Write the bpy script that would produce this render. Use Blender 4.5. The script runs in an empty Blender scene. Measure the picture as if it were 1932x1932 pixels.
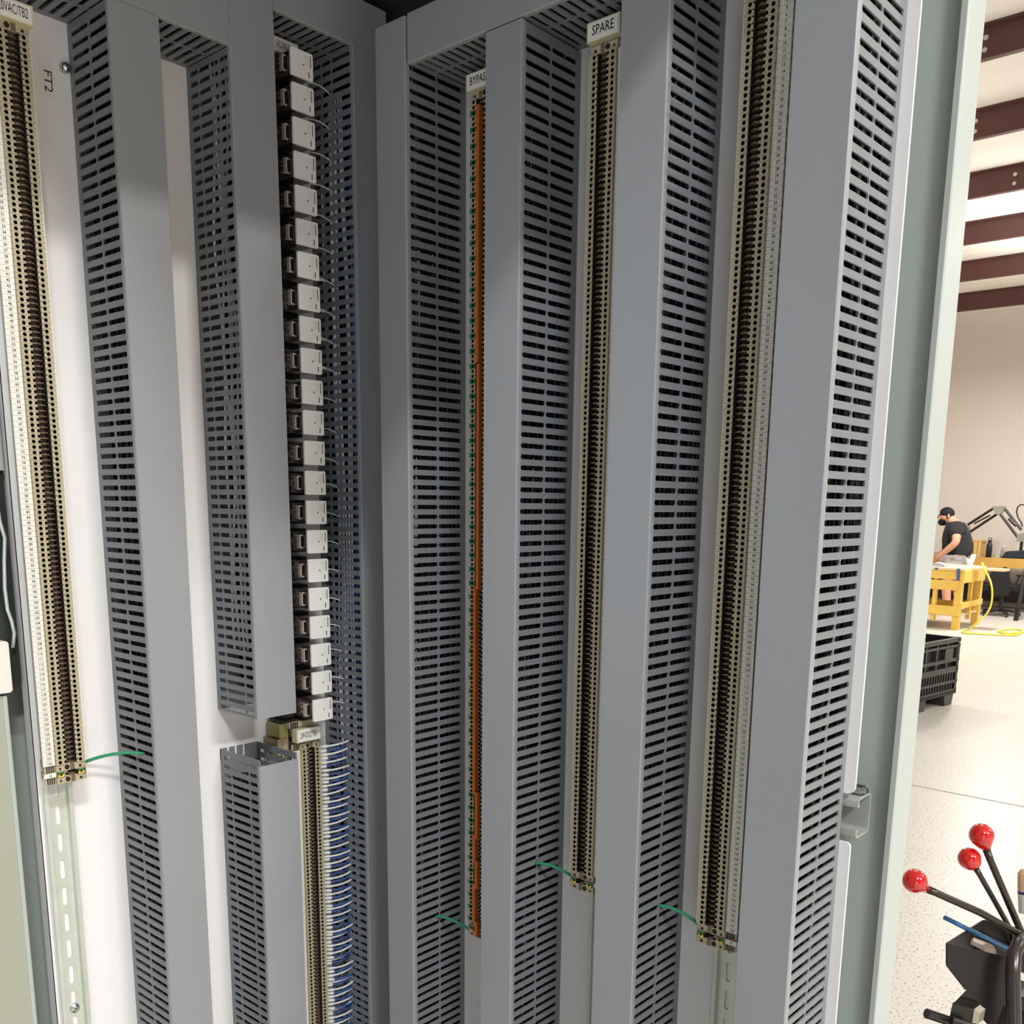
import bpy, bmesh, math, random
from mathutils import Vector, Matrix
PI = math.pi
random.seed(7)
C = bpy.context.scene.collection

# ---------------------------------------------------------------- camera
CAM_R = ((0.662905, -0.748619, 0.011254), (-0.140074, -0.138773, -0.980368), (0.735484, 0.648314, -0.196855))
CAM_C = Vector((-0.96748, -1.19514, 1.66))
FOC, CY = 1829.73, 1316.25
cd = bpy.data.cameras.new('camera')
cam = bpy.data.objects.new('camera', cd); C.objects.link(cam)
cd.sensor_width = 36.0; cd.sensor_fit = 'HORIZONTAL'
cd.lens = FOC / 1932 * 36.0
cd.shift_y = (CY - 966) / 1932
cd.clip_start = 0.02; cd.clip_end = 200
r0, r1, r2 = (Vector(r) for r in CAM_R)
m = Matrix((r0, -r1, -r2)).transposed().to_4x4(); m.translation = CAM_C
cam.matrix_world = m
bpy.context.scene.camera = cam

# ---------------------------------------------------------------- world, lights, exposure
sc = bpy.context.scene
sc.view_settings.view_transform = 'Standard'; sc.view_settings.look = 'None'
sc.view_settings.gamma = 1.0; sc.view_settings.use_curve_mapping = False
sc.view_settings.exposure = 0.0
w = bpy.data.worlds.new('world'); sc.world = w; w.use_nodes = True
w.node_tree.nodes['Background'].inputs[0].default_value = (1.0, 0.97, 0.92, 1)
w.node_tree.nodes['Background'].inputs[1].default_value = 0.4

def area(name, loc, size, power, direction, color=(1, .99, .972)):
    l = bpy.data.lights.new(name, 'AREA'); l.shape = 'RECTANGLE'; l.size, l.size_y = size; l.energy = power; l.color = color
    o = bpy.data.objects.new(name, l); C.objects.link(o); o.location = loc
    o.rotation_euler = Vector(direction).to_track_quat('-Z', 'Y').to_euler()
    return o
# unseen shop lights under the roof; upward ones added to brighten the ceiling
for k, (x, y, pw, up) in enumerate([(5.0, -4.6, 80, .3), (4.6, .6, 30, .5), (10.0, -2.0, 125, .45), (10.0, -7, 120, .5), (13.6, 2.4, 210, .25),
                                    (0.3, -6.3, 380, .12), (9, 5.0, 120, .6), (15.2, -4, 130, .6), (-2.4, -4.4, 325, .10)]):
    zl = (4.75 if y < -6 and x < 1 else 5.45) - 0.1 * (x + .967)
    area('unseen_shop_light', (x, y, zl), (1.2, 0.5), pw * 1.0, (0, 0, -1), (.93, .965, 1.0) if x < -2 else (1, .985, .96))
    area('unseen_shop_light', (x, y, zl + .06), (2.4, 1.0), pw * up, (0, 0, 1))
# cool fill lights added behind the camera to tint the back panel ducts
area('cool_fill', (-5.8, 2.6, 1.9), (4.0, 3.4), 75, (1, -.4, 0), (.76, .87, 1.0))
area('cool_fill', (-5.8, -4.8, 1.9), (4.0, 3.4), 95, (1, .5, 0), (.70, .83, 1.0))

# ---------------------------------------------------------------- helpers
def s2l(c):
    c /= 255.0
    return c / 12.92 if c <= .04045 else ((c + .055) / 1.055) ** 2.4
def hexc(h):
    return tuple(s2l(int(h[i:i + 2], 16)) for i in (0, 2, 4)) + (1,)
MATS = {}
def mat(name, col, rough=.5, metal=0.0, spec=.5, noise=0.0, nscale=40, bump=0.0, trans=0.0, coat=0.0):
    if name in MATS: return MATS[name]
    mm = bpy.data.materials.new(name); mm.use_nodes = True
    nt = mm.node_tree; b = nt.nodes['Principled BSDF']
    col = hexc(col) if isinstance(col, str) else tuple(col) + ((1,) if len(col) == 3 else ())
    b.inputs['Base Color'].default_value = col
    b.inputs['Roughness'].default_value = rough; b.inputs['Metallic'].default_value = metal
    b.inputs['Specular IOR Level'].default_value = spec
    if trans: b.inputs['Transmission Weight'].default_value = trans
    if coat: b.inputs['Coat Weight'].default_value = coat; b.inputs['Coat Roughness'].default_value = .08
    tc = nt.nodes.new('ShaderNodeTexCoord'); n = nt.nodes.new('ShaderNodeTexNoise')
    n.inputs['Scale'].default_value = nscale; n.inputs['Detail'].default_value = 4
    nt.links.new(tc.outputs['Object'], n.inputs['Vector'])
    if noise:
        r = nt.nodes.new('ShaderNodeValToRGB')
        r.color_ramp.elements[0].position = .3; r.color_ramp.elements[1].position = .7
        r.color_ramp.elements[0].color = tuple(c * (1 - noise) for c in col[:3]) + (1,)
        r.color_ramp.elements[1].color = tuple(min(1, c * (1 + noise)) for c in col[:3]) + (1,)
        nt.links.new(n.outputs['Fac'], r.inputs['Fac']); nt.links.new(r.outputs['Color'], b.inputs['Base Color'])
    if bump:
        bp = nt.nodes.new('ShaderNodeBump'); bp.inputs['Strength'].default_value = bump; bp.inputs['Distance'].default_value = .0004
        nt.links.new(n.outputs['Fac'], bp.inputs['Height']); nt.links.new(bp.outputs['Normal'], b.inputs['Normal'])
    MATS[name] = mm
    return mm

class MB:
    def __init__(s): s.v = []; s.f = []; s.m = []
    def add(s, vs, fs, mi=0):
        o = len(s.v); s.v += [tuple(p) for p in vs]
        for f in fs: s.f.append(tuple(i + o for i in f)); s.m.append(mi)
        return s
    def box(s, x0, x1, y0, y1, z0, z1, mi=0):
        return s.add([(x0,y0,z0),(x1,y0,z0),(x1,y1,z0),(x0,y1,z0),(x0,y0,z1),(x1,y0,z1),(x1,y1,z1),(x0,y1,z1)],
              [(0,3,2,1),(4,5,6,7),(0,1,5,4),(1,2,6,5),(2,3,7,6),(3,0,4,7)], mi)
    def prism(s, poly, fn, a0, a1, mi=0):      # fn(p, q, a) -> xyz ; poly in (p, q)
        n = len(poly)
        vs = [fn(p, q, a0) for p, q in poly] + [fn(p, q, a1) for p, q in poly]
        fs = [tuple(range(n))[::-1], tuple(range(n, 2 * n))] + [(i, (i + 1) % n, n + (i + 1) % n, n + i) for i in range(n)]
        return s.add(vs, fs, mi)
    def tube(s, pts, r, n=8, mi=0, cap=True):
        pts = [Vector(p) for p in pts]; rs = r if isinstance(r, (list, tuple)) else [r] * len(pts)
        rings = []; up = None
        for i, p in enumerate(pts):
            d = (pts[min(i + 1, len(pts) - 1)] - pts[max(i - 1, 0)]).normalized()
            if up is None:
                up = Vector((0, 0, 1)) if abs(d.z) < .9 else Vector((1, 0, 0))
            a = d.cross(up).normalized(); b = a.cross(d).normalized(); up = b
            rings.append([p + (a * math.cos(2 * PI * k / n) + b * math.sin(2 * PI * k / n)) * rs[i] for k in range(n)])
        vs = [q for r_ in rings for q in r_]; fs = []
        for i in range(len(rings) - 1):
            for k in range(n):
                fs.append((i * n + k, i * n + (k + 1) % n, (i + 1) * n + (k + 1) % n, (i + 1) * n + k))
        if cap: fs += [tuple(range(n))[::-1], tuple(range((len(rings) - 1) * n, len(rings) * n))]
        return s.add(vs, fs, mi)
    def merge(s, o, off=(0, 0, 0), mo=0):
        b = len(s.v); s.v += [(p[0] + off[0], p[1] + off[1], p[2] + off[2]) for p in o.v]
        s.f += [tuple(i + b for i in f) for f in o.f]; s.m += [q + mo for q in o.m]
        return s
    def xf(s, fn):
        s.v = [tuple(fn(Vector(p))) for p in s.v]; return s
    def mesh(s, name, mats, smooth=False, recalc=True):
        me = bpy.data.meshes.new(name); me.from_pydata(s.v, [], s.f)
        if not isinstance(mats, (list, tuple)): mats = [mats]
        for q in mats: me.materials.append(q)
        me.polygons.foreach_set('material_index', s.m)
        if recalc:
            bm = bmesh.new(); bm.from_mesh(me); bmesh.ops.recalc_face_normals(bm, faces=bm.faces); bm.to_mesh(me); bm.free()
        if smooth: me.polygons.foreach_set('use_smooth', [True] * len(me.polygons))
        me.update(); return me
    def build(s, name, mats, parent=None, origin=(0, 0, 0), smooth=False, recalc=True):
        if origin != (0, 0, 0): s.v = [(p[0] - origin[0], p[1] - origin[1], p[2] - origin[2]) for p in s.v]
        o = bpy.data.objects.new(name, s.mesh(name, mats, smooth, recalc)); C.objects.link(o)
        if parent is not None: o.parent = parent
        return o
def crv(p0, p1, p2, p3, n=8):
    out = []
    for i in range(n + 1):
        t = i / n; a = (1 - t)
        out.append(Vector(p0) * a ** 3 + Vector(p1) * 3 * a * a * t + Vector(p2) * 3 * a * t * t + Vector(p3) * t ** 3)
    return out
def tag(o, label=None, cat=None, group=None, kind=None):
    if label: o['label'] = label
    if cat: o['category'] = cat
    if group: o['group'] = group
    if kind: o['kind'] = kind
    return o
def thing(name, label, cat, loc=(0, 0, 0), rotz=0, group=None):
    o = bpy.data.objects.new(name, None); C.objects.link(o); o.location = loc; o.rotation_euler = (0, 0, rotz)
    o.empty_display_size = .02
    return tag(o, label, cat, group)
# local frames: x = to the right along the panel, y = into the panel, z = up. The side panel lies in Y=0, the back panel in X=0
FL, FR = 0.0, -PI / 2
def floc(fr, x, y, z):
    return (x, y, z) if fr == FL else (y, -x, z)
def lthing(name, label, cat, fr, org, group=None):
    return thing(name, label, cat, floc(fr, *org), fr, group)
# measured points: the ray through a point of the photograph met with a plane of the place
def _ray(x, y):
    a = Vector(((x - 966) / FOC, (y - CY) / FOC, 1.0))
    return r0 * a.x + r1 * a.y + r2 * a.z
def atX(x, y, X): d = _ray(x, y); return CAM_C + d * ((X - CAM_C.x) / d.x)
def atY(x, y, Y): d = _ray(x, y); return CAM_C + d * ((Y - CAM_C.y) / d.y)
def atZ(x, y, Z): d = _ray(x, y); return CAM_C + d * ((Z - CAM_C.z) / d.z)
ORD = ['topmost', 'second', 'third', 'fourth', 'fifth', 'sixth', 'seventh', 'eighth', 'ninth', 'tenth', 'eleventh', 'twelfth', 'thirteenth',
       'fourteenth', 'fifteenth', 'sixteenth', 'seventeenth', 'eighteenth', 'nineteenth', 'twentieth', 'twenty-first', 'twenty-second',
       'twenty-third', 'twenty-fourth', 'twenty-fifth', 'twenty-sixth', 'twenty-seventh', 'twenty-eighth', 'twenty-ninth', 'thirtieth',
       'thirty-first', 'thirty-second', 'thirty-third', 'thirty-fourth', 'thirty-fifth', 'thirty-sixth', 'thirty-seventh', 'thirty-eighth', 'thirty-ninth', 'fortieth']

# lettering
_tx = {}
def text_mb(s, size, sx=1.0, fr='xz', bold=0.0, depth=.0):
    key = (s, size, sx, bold)
    if key not in _tx:
        cu = bpy.data.curves.new('t', 'FONT'); cu.body = s; cu.size = size; cu.align_x = 'CENTER'; cu.align_y = 'CENTER'
        cu.resolution_u = 2; cu.offset = bold
        ob = bpy.data.objects.new('t', cu); C.objects.link(ob)
        bpy.context.view_layer.update()
        me = bpy.data.meshes.new_from_object(ob.evaluated_get(bpy.context.evaluated_depsgraph_get()))
        vs = [(v.co.x * sx, v.co.y) for v in me.vertices]; fs = [tuple(p.vertices) for p in me.polygons]
        bpy.data.objects.remove(ob); bpy.data.curves.remove(cu); bpy.data.meshes.remove(me)
        _tx[key] = (vs, fs)
    vs, fs = _tx[key]; mb = MB()
    mb.add([(a, 0, b) for a, b in vs], fs)       # stands in the x-z plane, reads from -y
    return mb

# ---------------------------------------------------------------- materials
DUCT = mat('grey_duct_plastic', '7e8083', .42, noise=.03, nscale=6, bump=.04)
COVER = mat('grey_cover_plastic', '98999b', .33, noise=.02, nscale=5)
PANEL = mat('white_panel_paint', 'efecea', .38, noise=.01, nscale=3)
PAINT = mat('light_grey_cabinet_paint', 'b4bbb5', .35, noise=.015, nscale=4, bump=.03)
ZINC = mat('zinc_rail', 'd3d8cc', .35, metal=.4, noise=.06, nscale=30)
BEIGE = mat('beige_terminal_plastic', 'b7aa8d', .5, noise=.03, nscale=200)
BEIGE_D = mat('beige_terminal_side', 'b3a27f', .55)
DARKHOLE = mat('dark_clamp_hole', '1c140d', .7)
BROWN = mat('brown_metal_clamp', '77624f', .45, metal=.2)
GREEN = mat('green_terminal_plastic', '1f7a45', .5)
YELLOW = mat('yellow_plastic', 'e8cf3a', .5)
ORANGE = mat('orange_jumper_plastic', 'c8641f', .4)
MARK = mat('white_marker_plastic', 'e6e2d6', .5)
INK = mat('black_ink', '17171a', .6)
INKG = mat('grey_ink', '6d6c6a', .6)
LABEL = mat('white_label_tape', 'efece2', .45)
HOLDER = mat('cream_label_holder', 'd6cca6', .5)
RELAYCAP = mat('white_relay_plate', 'efece6', .4)
SMOKE = mat('smoky_brown_relay_case', '352a26', .15, coat=.5)
SOCK = mat('dark_relay_socket', '2a2624', .5)
GLINT = mat('glint_metal', 'c9a68c', .3, metal=.9)
WHITEW = mat('white_wire', 'ebebee', .4)
BLUEW = mat('blue_wire', '2c5296', .4)
NAVYW = mat('navy_wire', '1a2340', .4)
GREENW = mat('green_wire', '2f8f62', .35)
CHROME = mat('screw_metal', 'c4c6c6', .22, metal=1.0)
BLACK = mat('black_steel', '1d1a1a', .3, noise=.05)
RED = mat('red_knob_plastic', 'c90d10', .12, coat=1.0)
STEEL = mat('dark_lever_steel', '4a443f', .3, metal=.8)

# ---------------------------------------------------------------- shop building
def floor_mat():
    mm = bpy.data.materials.new('speckled_shop_floor'); mm.use_nodes = True; nt = mm.node_tree; b = nt.nodes['Principled BSDF']
    tc = nt.nodes.new('ShaderNodeTexCoord')
    n = nt.nodes.new('ShaderNodeTexNoise'); n.inputs['Scale'].default_value = 84; n.inputs['Detail'].default_value = 3; n.inputs['Roughness'].default_value = .55
    mp = nt.nodes.new('ShaderNodeMapping'); mp.inputs['Scale'].default_value = (.75, 1.25, 1)
    nt.links.new(tc.outputs['Object'], mp.inputs['Vector']); nt.links.new(mp.outputs['Vector'], n.inputs['Vector'])
    r = nt.nodes.new('ShaderNodeValToRGB'); e = r.color_ramp.elements
    e[0].position = .36; e[0].color = hexc('8f877b'); e[1].position = .41; e[1].color = hexc('dad4ca')
    nt.links.new(n.outputs['Fac'], r.inputs['Fac'])
    n2 = nt.nodes.new('ShaderNodeTexNoise'); n2.inputs['Scale'].default_value = .7; n2.inputs['Detail'].default_value = 3
    nt.links.new(tc.outputs['Object'], n2.inputs['Vector'])
    r2_ = nt.nodes.new('ShaderNodeValToRGB'); r2_.color_ramp.elements[0].color = (.93, .93, .9, 1); r2_.color_ramp.elements[1].color = (1, 1, 1, 1)
    nt.links.new(n2.outputs['Fac'], r2_.inputs['Fac'])
    mx = nt.nodes.new('ShaderNodeMix'); mx.data_type = 'RGBA'; mx.blend_type = 'MULTIPLY'; mx.inputs[0].default_value = 1
    nt.links.new(r.outputs['Color'], mx.inputs[6]); nt.links.new(r2_.outputs['Color'], mx.inputs[7])
    nt.links.new(mx.outputs[2], b.inputs['Base Color']); b.inputs['Roughness'].default_value = .35
    return mm
X0, X1, Y0, Y1 = -6.0, 17.6, -12.0, 9.0
WALLM = mat('cream_shop_wall', 'eadfd5', .7, noise=.015, nscale=.6)
CEIL = mat('white_roof_insulation', 'ece7de', .75, noise=.03, nscale=1.2, bump=.3)
PURL = mat('oxide_red_steel', '5d3a34', .5, noise=.05, nscale=3)
def rz(x): return 6.94 - .1 * (x + .967)          # height of the roof skin
fm = MB()
fm.box(X0, X1, Y0, Y1, -.12, 0)
tag(fm.build('floor', floor_mat()), kind='structure')
sm_ = MB(); sm_.box(4.918, 4.931, Y0, Y1, -.001, .0008)
tag(sm_.build('trim_1', mat('floor_joint_filler', '8c8372', .8)), kind='structure')
def wall(n, x0, x1, y0, y1, wm=None):
    mb = MB()
    mb.add([(x0,y0,0),(x1,y0,0),(x1,y1,0),(x0,y1,0),(x0,y0,rz(x0)+.1),(x1,y0,rz(x1)+.1),(x1,y1,rz(x1)+.1),(x0,y1,rz(x0)+.1)],
           [(0,3,2,1),(4,5,6,7),(0,1,5,4),(1,2,6,5),(2,3,7,6),(3,0,4,7)])
    tag(mb.build(n, wm or WALLM), kind='structure')
wall('wall_far', X1, X1 + .15, Y0, Y1); wall('wall_near', X0 - .15, X0, Y0, Y1, mat('grey_shop_wall', '5d6066', .8))  # unseen near wall, kept dark to cut its bounce onto the ducts
wall('wall_left', X0, X1, Y1, Y1 + .15); wall('wall_right', X0, X1, Y0 - .15, Y0)
cm = MB(); N = 46
# roof insulation sagging between the purlins
xs = []; x = X0
prl = [(-.967 + (2.02 + .307 * k) * 5.0) for k in range(-8, 6)]
xs = sorted(set([X0, X1] + [p + d for p in prl for d in (0, .25, .5, .75, 1.0, 1.25) if X0 < p + d < X1]))
for a, b in zip(xs[:-1], xs[1:]):
    def sag(q):
        t = ((q - prl[0]) / 1.535) % 1.0
        return -.10 * math.sin(PI * t)
    cm.add([(a, Y0, rz(a) + sag(a)), (b, Y0, rz(b) + sag(b)), (b, Y1, rz(b) + sag(b)), (a, Y1, rz(a) + sag(a))], [(0, 1, 2, 3)])
    cm.add([(a, Y0, rz(a) + .3), (b, Y0, rz(b) + .3), (b, Y1, rz(b) + .3), (a, Y1, rz(a) + .3)], [(0, 1, 2, 3)])
tag(cm.build('ceiling', CEIL, smooth=False), kind='structure')
BOLT = mat('bolt_head_metal', 'd6cfc4', .4, metal=.5)
k = 0
for px_ in prl:
    if px_ < X0 + .3 or px_ > X1 - .2: continue
    k += 1
    zb = rz(px_) - .28
    mb = MB()
    prof = [(0, 0), (.07, 0), (.07, .012), (.008, .012), (.008, .27), (-.06, .27), (-.06, .262), (0, .262)]
    mb.prism(prof, lambda p, q, a: (px_ + p, a, zb + q), Y0, Y1)
    o = mb.build('trim_%d' % (k + 1), PURL); tag(o, kind='structure')
    bb = MB()
    for yb in ((2.1, 2.25) if px_ < 10.2 else (2.62,)):
        for zz in (.07, .17): bb.tube([(px_ - .012, yb, zb + zz), (px_ + .001, yb, zb + zz)], .022, 8)
    bb.build('bolt_heads', BOLT, o)

# ---------------------------------------------------------------- control cabinet shell
HL, HR = 0.0987, 0.1046
cab = thing('control_cabinet', 'open light grey steel control cabinet filled with grey wiring ducts and terminal rows', 'cabinet', (0, 0, 0))
mb = MB(); mb.box(-.62, .06, .06, .062, .08, 2.325); mb.build('side_wall', PAINT, cab)
mb = MB(); mb.box(.06, .062, -.845, .062, .08, 2.325); mb.build('rear_wall', PAINT, cab)
mb = MB(); mb.box(-.62, .10, -.86, .062, 2.318, 2.325); mb.build('roof', mat('shaded_cabinet_roof', '3a3533', .6), cab)  # dark colour paints in the shade under the cabinet top
mb = MB(); mb.box(-.62, .10, -.86, .10, .0, .08); mb.build('plinth', BLACK, cab)
def rrect(x0, x1, y0, y1, r, n=5, corners=(1, 1, 1, 1)):
    pts = []
    for i, (cx, cy, a0) in enumerate(((x1 - r, y1 - r, 0), (x0 + r, y1 - r, 90), (x0 + r, y0 + r, 180), (x1 - r, y0 + r, 270))):
        if corners[i]:
            for k in range(n + 1):
                a = math.radians(a0 + 90 * k / n); pts.append((cx + r * math.cos(a), cy + r * math.sin(a)))
        else:
            pts.append(((x1, x0, x0, x1)[i], (y1, y1, y0, y0)[i]))
    return pts
YPO, XPO = -.8467, .0945
# rear corner post: folded profile, seam line towards the rear wall
mb = MB(); mb.prism(rrect(.047, XPO, YPO, -.8392, .003), lambda p, q, a: (p, q, a), .08, 2.325)
mb.build('corner_post', PAINT, cab, smooth=False)
mb = MB(); mb.prism(rrect(.049, .0505, -.8462, -.8400, .0005, 2), lambda p, q, a: (p - .0035, q, a), .08, 2.325)
mb.build('gasket_lip', PAINT, cab)
# mounting panels
mb = MB(); mb.prism(rrect(-.4925, .006, .30, 2.32, .004), lambda p, q, a: (p, a, q), 0, .003)
mb.add([(-.4925, 0, .3), (-.4925, .02, .3), (-.4925, .02, 2.32), (-.4925, 0, 2.32), (-.4905, 0, .3), (-.4905, .02, .3), (-.4905, .02, 2.32), (-.4905, 0, 2.32)],
       [(0, 3, 2, 1), (4, 5, 6, 7), (0, 1, 5, 4), (3, 7, 6, 2), (1, 2, 6, 5)])
mb.build('side_mounting_panel', PANEL, cab)
mb = MB()
poly = [(-.106, .30), (-.106, 2.215), (-.8205, 2.215)]
def arc(cx, cz, r, a0, a1, n=5): return [(cx + r * math.cos(math.radians(a0 + (a1 - a0) * k / n)), cz + r * math.sin(math.radians(a0 + (a1 - a0) * k / n))) for k in range(n + 1)]
poly += arc(-.8205 + .008, 1.365 + .008, .008, 180, 270) + [(-.790, 1.365), (-.790, 1.312)] + arc(-.8205 + .005, 1.312 - .005, .005, 90, 180) + [(-.8205, .30)]
mb.prism(poly, lambda p, q, a: (a, p, q), 0, .003)
mb.build('back_mounting_panel', PANEL, cab)
# strut channel behind the notch of the back panel
def cprof(d0, d1, z0, z1, t=.0025, lip=.009):
    r = .006
    o = [(d0, z0 + .010), (d0, z0 + r)] + arc(d0 + r, z0 + r, r, 180, 270, 3) + arc(d1 - r, z0 + r, r, 270, 360, 3) + arc(d1 - r, z1 - r, r, 0, 90, 3) + arc(d0 + r, z1 - r, r, 90, 180, 3) + [(d0, z1 - .010)]
    o += [(d0 + .006, z1 - .010), (d0 + .006, z1 - .008), (d0 + t, z1 - .008)]
    ri = r - t
    i_ = arc(d0 + r, z1 - r, ri, 180, 90, 3) + arc(d1 - r, z1 - r, ri, 90, 0, 3) + arc(d1 - r, z0 + r, ri, 360, 270, 3) + arc(d0 + r, z0 + r, ri, 270, 180, 3)
    return o + i_ + [(d0 + t, z0 + .008), (d0 + .006, z0 + .008), (d0 + .006, z0 + .010)]
mb = MB(); mb.prism(cprof(.004, .040, 1.3155, 1.3605), lambda p, q, a: (p, a, q), -.8235, -.12)
mb.build('strut_channel', mat('galvanised_strut', 'b4b6ae', .4, metal=.3), cab)
mb = MB(); mb.tube([(.02, -.80, 1.366), (.02, -.822, 1.366)], .006, 10); mb.tube([(.02, -.818, 1.366), (.02, -.826, 1.366)], .0035, 8)
mb.build('strut_bolt', CHROME, cab)
# front post on the left with its latch
mb = MB(); mb.prism(rrect(-.60, -.5215, -.004, .056, .004), lambda p, q, a: (p, q, a), .08, 1.43); mb.build('front_post', mat('sage_cabinet_paint', 'a9ab98', .4), cab)
mb = MB(); mb.prism(rrect(-.5255, -.5195, -.006, .004, .002), lambda p, q, a: (p, q, a), .08, 1.43); mb.build('post_edge', PAINT, cab)
mb = MB(); mb.prism(rrect(-.60, -.4955, .004, .056, .003), lambda p, q, a: (p, q, a), 1.69, 2.325); mb.build('upper_post', PAINT, cab)
mb = MB(); mb.prism(rrect(-.58, -.4960, 1.435, 1.689, .008), lambda p, q, a: (p, a, q), .010, .030); mb.build('latch_plate', mat('dark_latch', '2f3432', .35), cab)
mb = MB(); mb.prism(rrect(-.58, -.5155, 1.4345, 1.4955, .004), lambda p, q, a: (p, a, q), -.012, .010); mb.build('latch_block', mat('white_latch_plastic', 'e7e2d6', .4), cab)
mb = MB()
pts = [atY(x_, y_, .0) for x_, y_ in ((-6, 950), (0, 985), (9, 1015), (8, 1060), (9, 1110), (14, 1150), (22, 1172), (27, 1195), (24, 1222))]
mb.tube(pts, .0022, 8); mb.build('latch_rod', mat('clear_latch_rod', 'dfe6e2', .15, metal=.4), cab, smooth=True)

# ---------------------------------------------------------------- wiring ducts
P = .0125
def duct(name, label, fr, b0, b1, a0, a1, h, phase, breaks, horiz=False, cover=None, group='grey slotted wiring ducts', skip=(), opentop=False):
    # a: along the duct, b: across, v: out of the panel
    def fn(a, b, v): return (a, -v, b) if horiz else (b, -v, a)
    org = fn((a0 + a1) / 2 if horiz else a0, (b0 + b1) / 2, 0)
    if horiz: org = fn(a0, (b0 + b1) / 2, 0)
    t = lthing('wiring_duct', label, 'wiring duct', fr, org, group)
    th = .0018; hw = h - .0020
    T = .0028
    prof = [(0, 0), (.083 * h, 0), (.083 * h, T)]
    for bk in breaks:
        c = bk * h; prof += [(c - .0022, T), (c - .0008, .0007), (c - .0008, .00), (c + .0008, .00), (c + .0008, .0007), (c + .0022, T)]
    e = .925 * h; prof += [(e - .0022, T), (e, .0002), (e, 0), (hw, 0)]
    mb = MB()
    # one cell, upper and lower half
    def cell(ac, lo, hi, bo, bi):
        for sg, lim in ((1, hi), (-1, lo)):
            for (s0, t0), (s1, t1) in zip(prof[:-1], prof[1:]):
                if abs(s0 - s1) > 1e-9:
                    for bb in (bo, bi):
                        mb.add([fn(ac + sg * t0, bb, s0), fn(ac + sg * t1, bb, s1), fn(ac + sg * lim, bb, s1), fn(ac + sg * lim, bb, s0)], [(0, 1, 2, 3)])
                if t0 > 0 or t1 > 0:
                    mb.add([fn(ac + sg * t0, bo, s0), fn(ac + sg * t1, bo, s1), fn(ac + sg * t1, bi, s1), fn(ac + sg * t0, bi, s0)], [(0, 1, 2, 3)])
    n0 = math.ceil((a0 + .004 - phase) / P); n1 = math.floor((a1 - .004 - phase) / P)
    for bo, bi in ((b0, b0 + th), (b1, b1 - th)):
        for k in range(n0, n1 + 1):
            ac = phase + k * P
            cell(ac, P / 2 if k > n0 else ac - a0, P / 2 if k < n1 else a1 - ac, bo, bi)
        mb.add([fn(a0, bo, hw), fn(a1, bo, hw), fn(a1, bi, hw), fn(a0, bi, hw)], [(0, 1, 2, 3)])
        for aa in (a0, a1): mb.add([fn(aa, bo, 0), fn(aa, bi, 0), fn(aa, bi, hw), fn(aa, bo, hw)], [(0, 1, 2, 3)])
    mb.build('slotted_walls', DUCT, t, org, recalc=False)
    mb = MB()
    e1 = a1 - (.016 if opentop else 0)
    q = [fn(a0, b0 + .0002, 0), fn(e1, b0 + .0002, 0), fn(e1, b1 - .0002, 0), fn(a0, b1 - .0002, 0)]
    r_ = [fn(a0, b0 + .0002, .002), fn(e1, b0 + .0002, .002), fn(e1, b1 - .0002, .002), fn(a0, b1 - .0002, .002)]
    mb.add(q + r_, [(0, 1, 2, 3), (4, 5, 6, 7), (0, 1, 5, 4), (1, 2, 6, 5), (2, 3, 7, 6), (3, 0, 4, 7)])
    if opentop:      # the torn top edge of the backing with its half slots
        wdt = b1 - b0; cs = [b0, b0 + wdt * .17, b0 + wdt * .24, b0 + wdt * .37, b0 + wdt * .44, b0 + wdt * .58, b0 + wdt * .65, b1]
        for c0, c1 in ((cs[0], cs[1]), (cs[2], cs[3]), (cs[4], cs[5]), (cs[6], cs[7])):
            p0, p1 = fn(e1, c0, 0), fn(a1, c1, .002)
            mb.box(min(p0[0], p1[0]), max(p0[0], p1[0]), min(p0[1], p1[1]), max(p0[1], p1[1]), e1, a1)
    mb.build('backing', DUCT, t, org)
    c0, c1 = cover if cover else (a0, a1)
    lip = .0068; o_ = .0009; ti = .0012
    prof2 = [(b0 - o_, h - lip), (b0 - o_, h - .0016), (b0 - o_ + .0012, h), (b1 + o_ - .0012, h), (b1 + o_, h - .0016), (b1 + o_, h - lip),
             (b1 + o_ - .0008, h - lip), (b1 + o_ - .0008, h - ti - .0006), (b0 - o_ + .0008, h - ti - .0006), (b0 - o_ + .0008, h - lip)]
    mb = MB(); mb.prism(prof2, lambda b, v, a: fn(a, b, v), c0, c1)
    mb.build('cover', COVER, t, org)
    return t
ZB = .55
duct('d1', 'vertical grey duct right of the leftmost terminal row and the FT2 sticker', FL, -.3875, -.3299, ZB, 2.1845, HL, .0099, (.50,), group='vertical ducts on the side panel')
duct('d2', 'short-slotted vertical grey duct left of the white relays, ending above the pale gap', FL, -.23875, -.17675, 1.3705, 2.315, HL, .0010, (.265, .715), group='vertical ducts on the side panel')
duct('d2b', 'open-topped vertical grey duct below the pale gap, left of the 24VDC terminals', FL, -.23875, -.17675, ZB, 1.3125, HL, .0010, (.265, .715), cover=(ZB, 1.3045), group='vertical ducts on the side panel', opentop=True)
duct('d3', 'vertical grey duct in the cabinet corner with white and blue wires inside', FL, -.05225, .0045, ZB, 2.2455, HL, .0006, (.30, .515), group='vertical ducts on the side panel')
duct('t1', 'lower horizontal grey duct above the FT2 sticker, left of the relays', FL, 2.1862, 2.2435, -.56, -.2398, HL, .003, (.5,), horiz=True, group='horizontal ducts at the cabinet top')
duct('t2', 'higher horizontal grey duct directly above the white relays', FL, 2.2458, 2.3030, -.1762, .0048, HL, .006, (.5,), horiz=True, group='horizontal ducts at the cabinet top')
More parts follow.
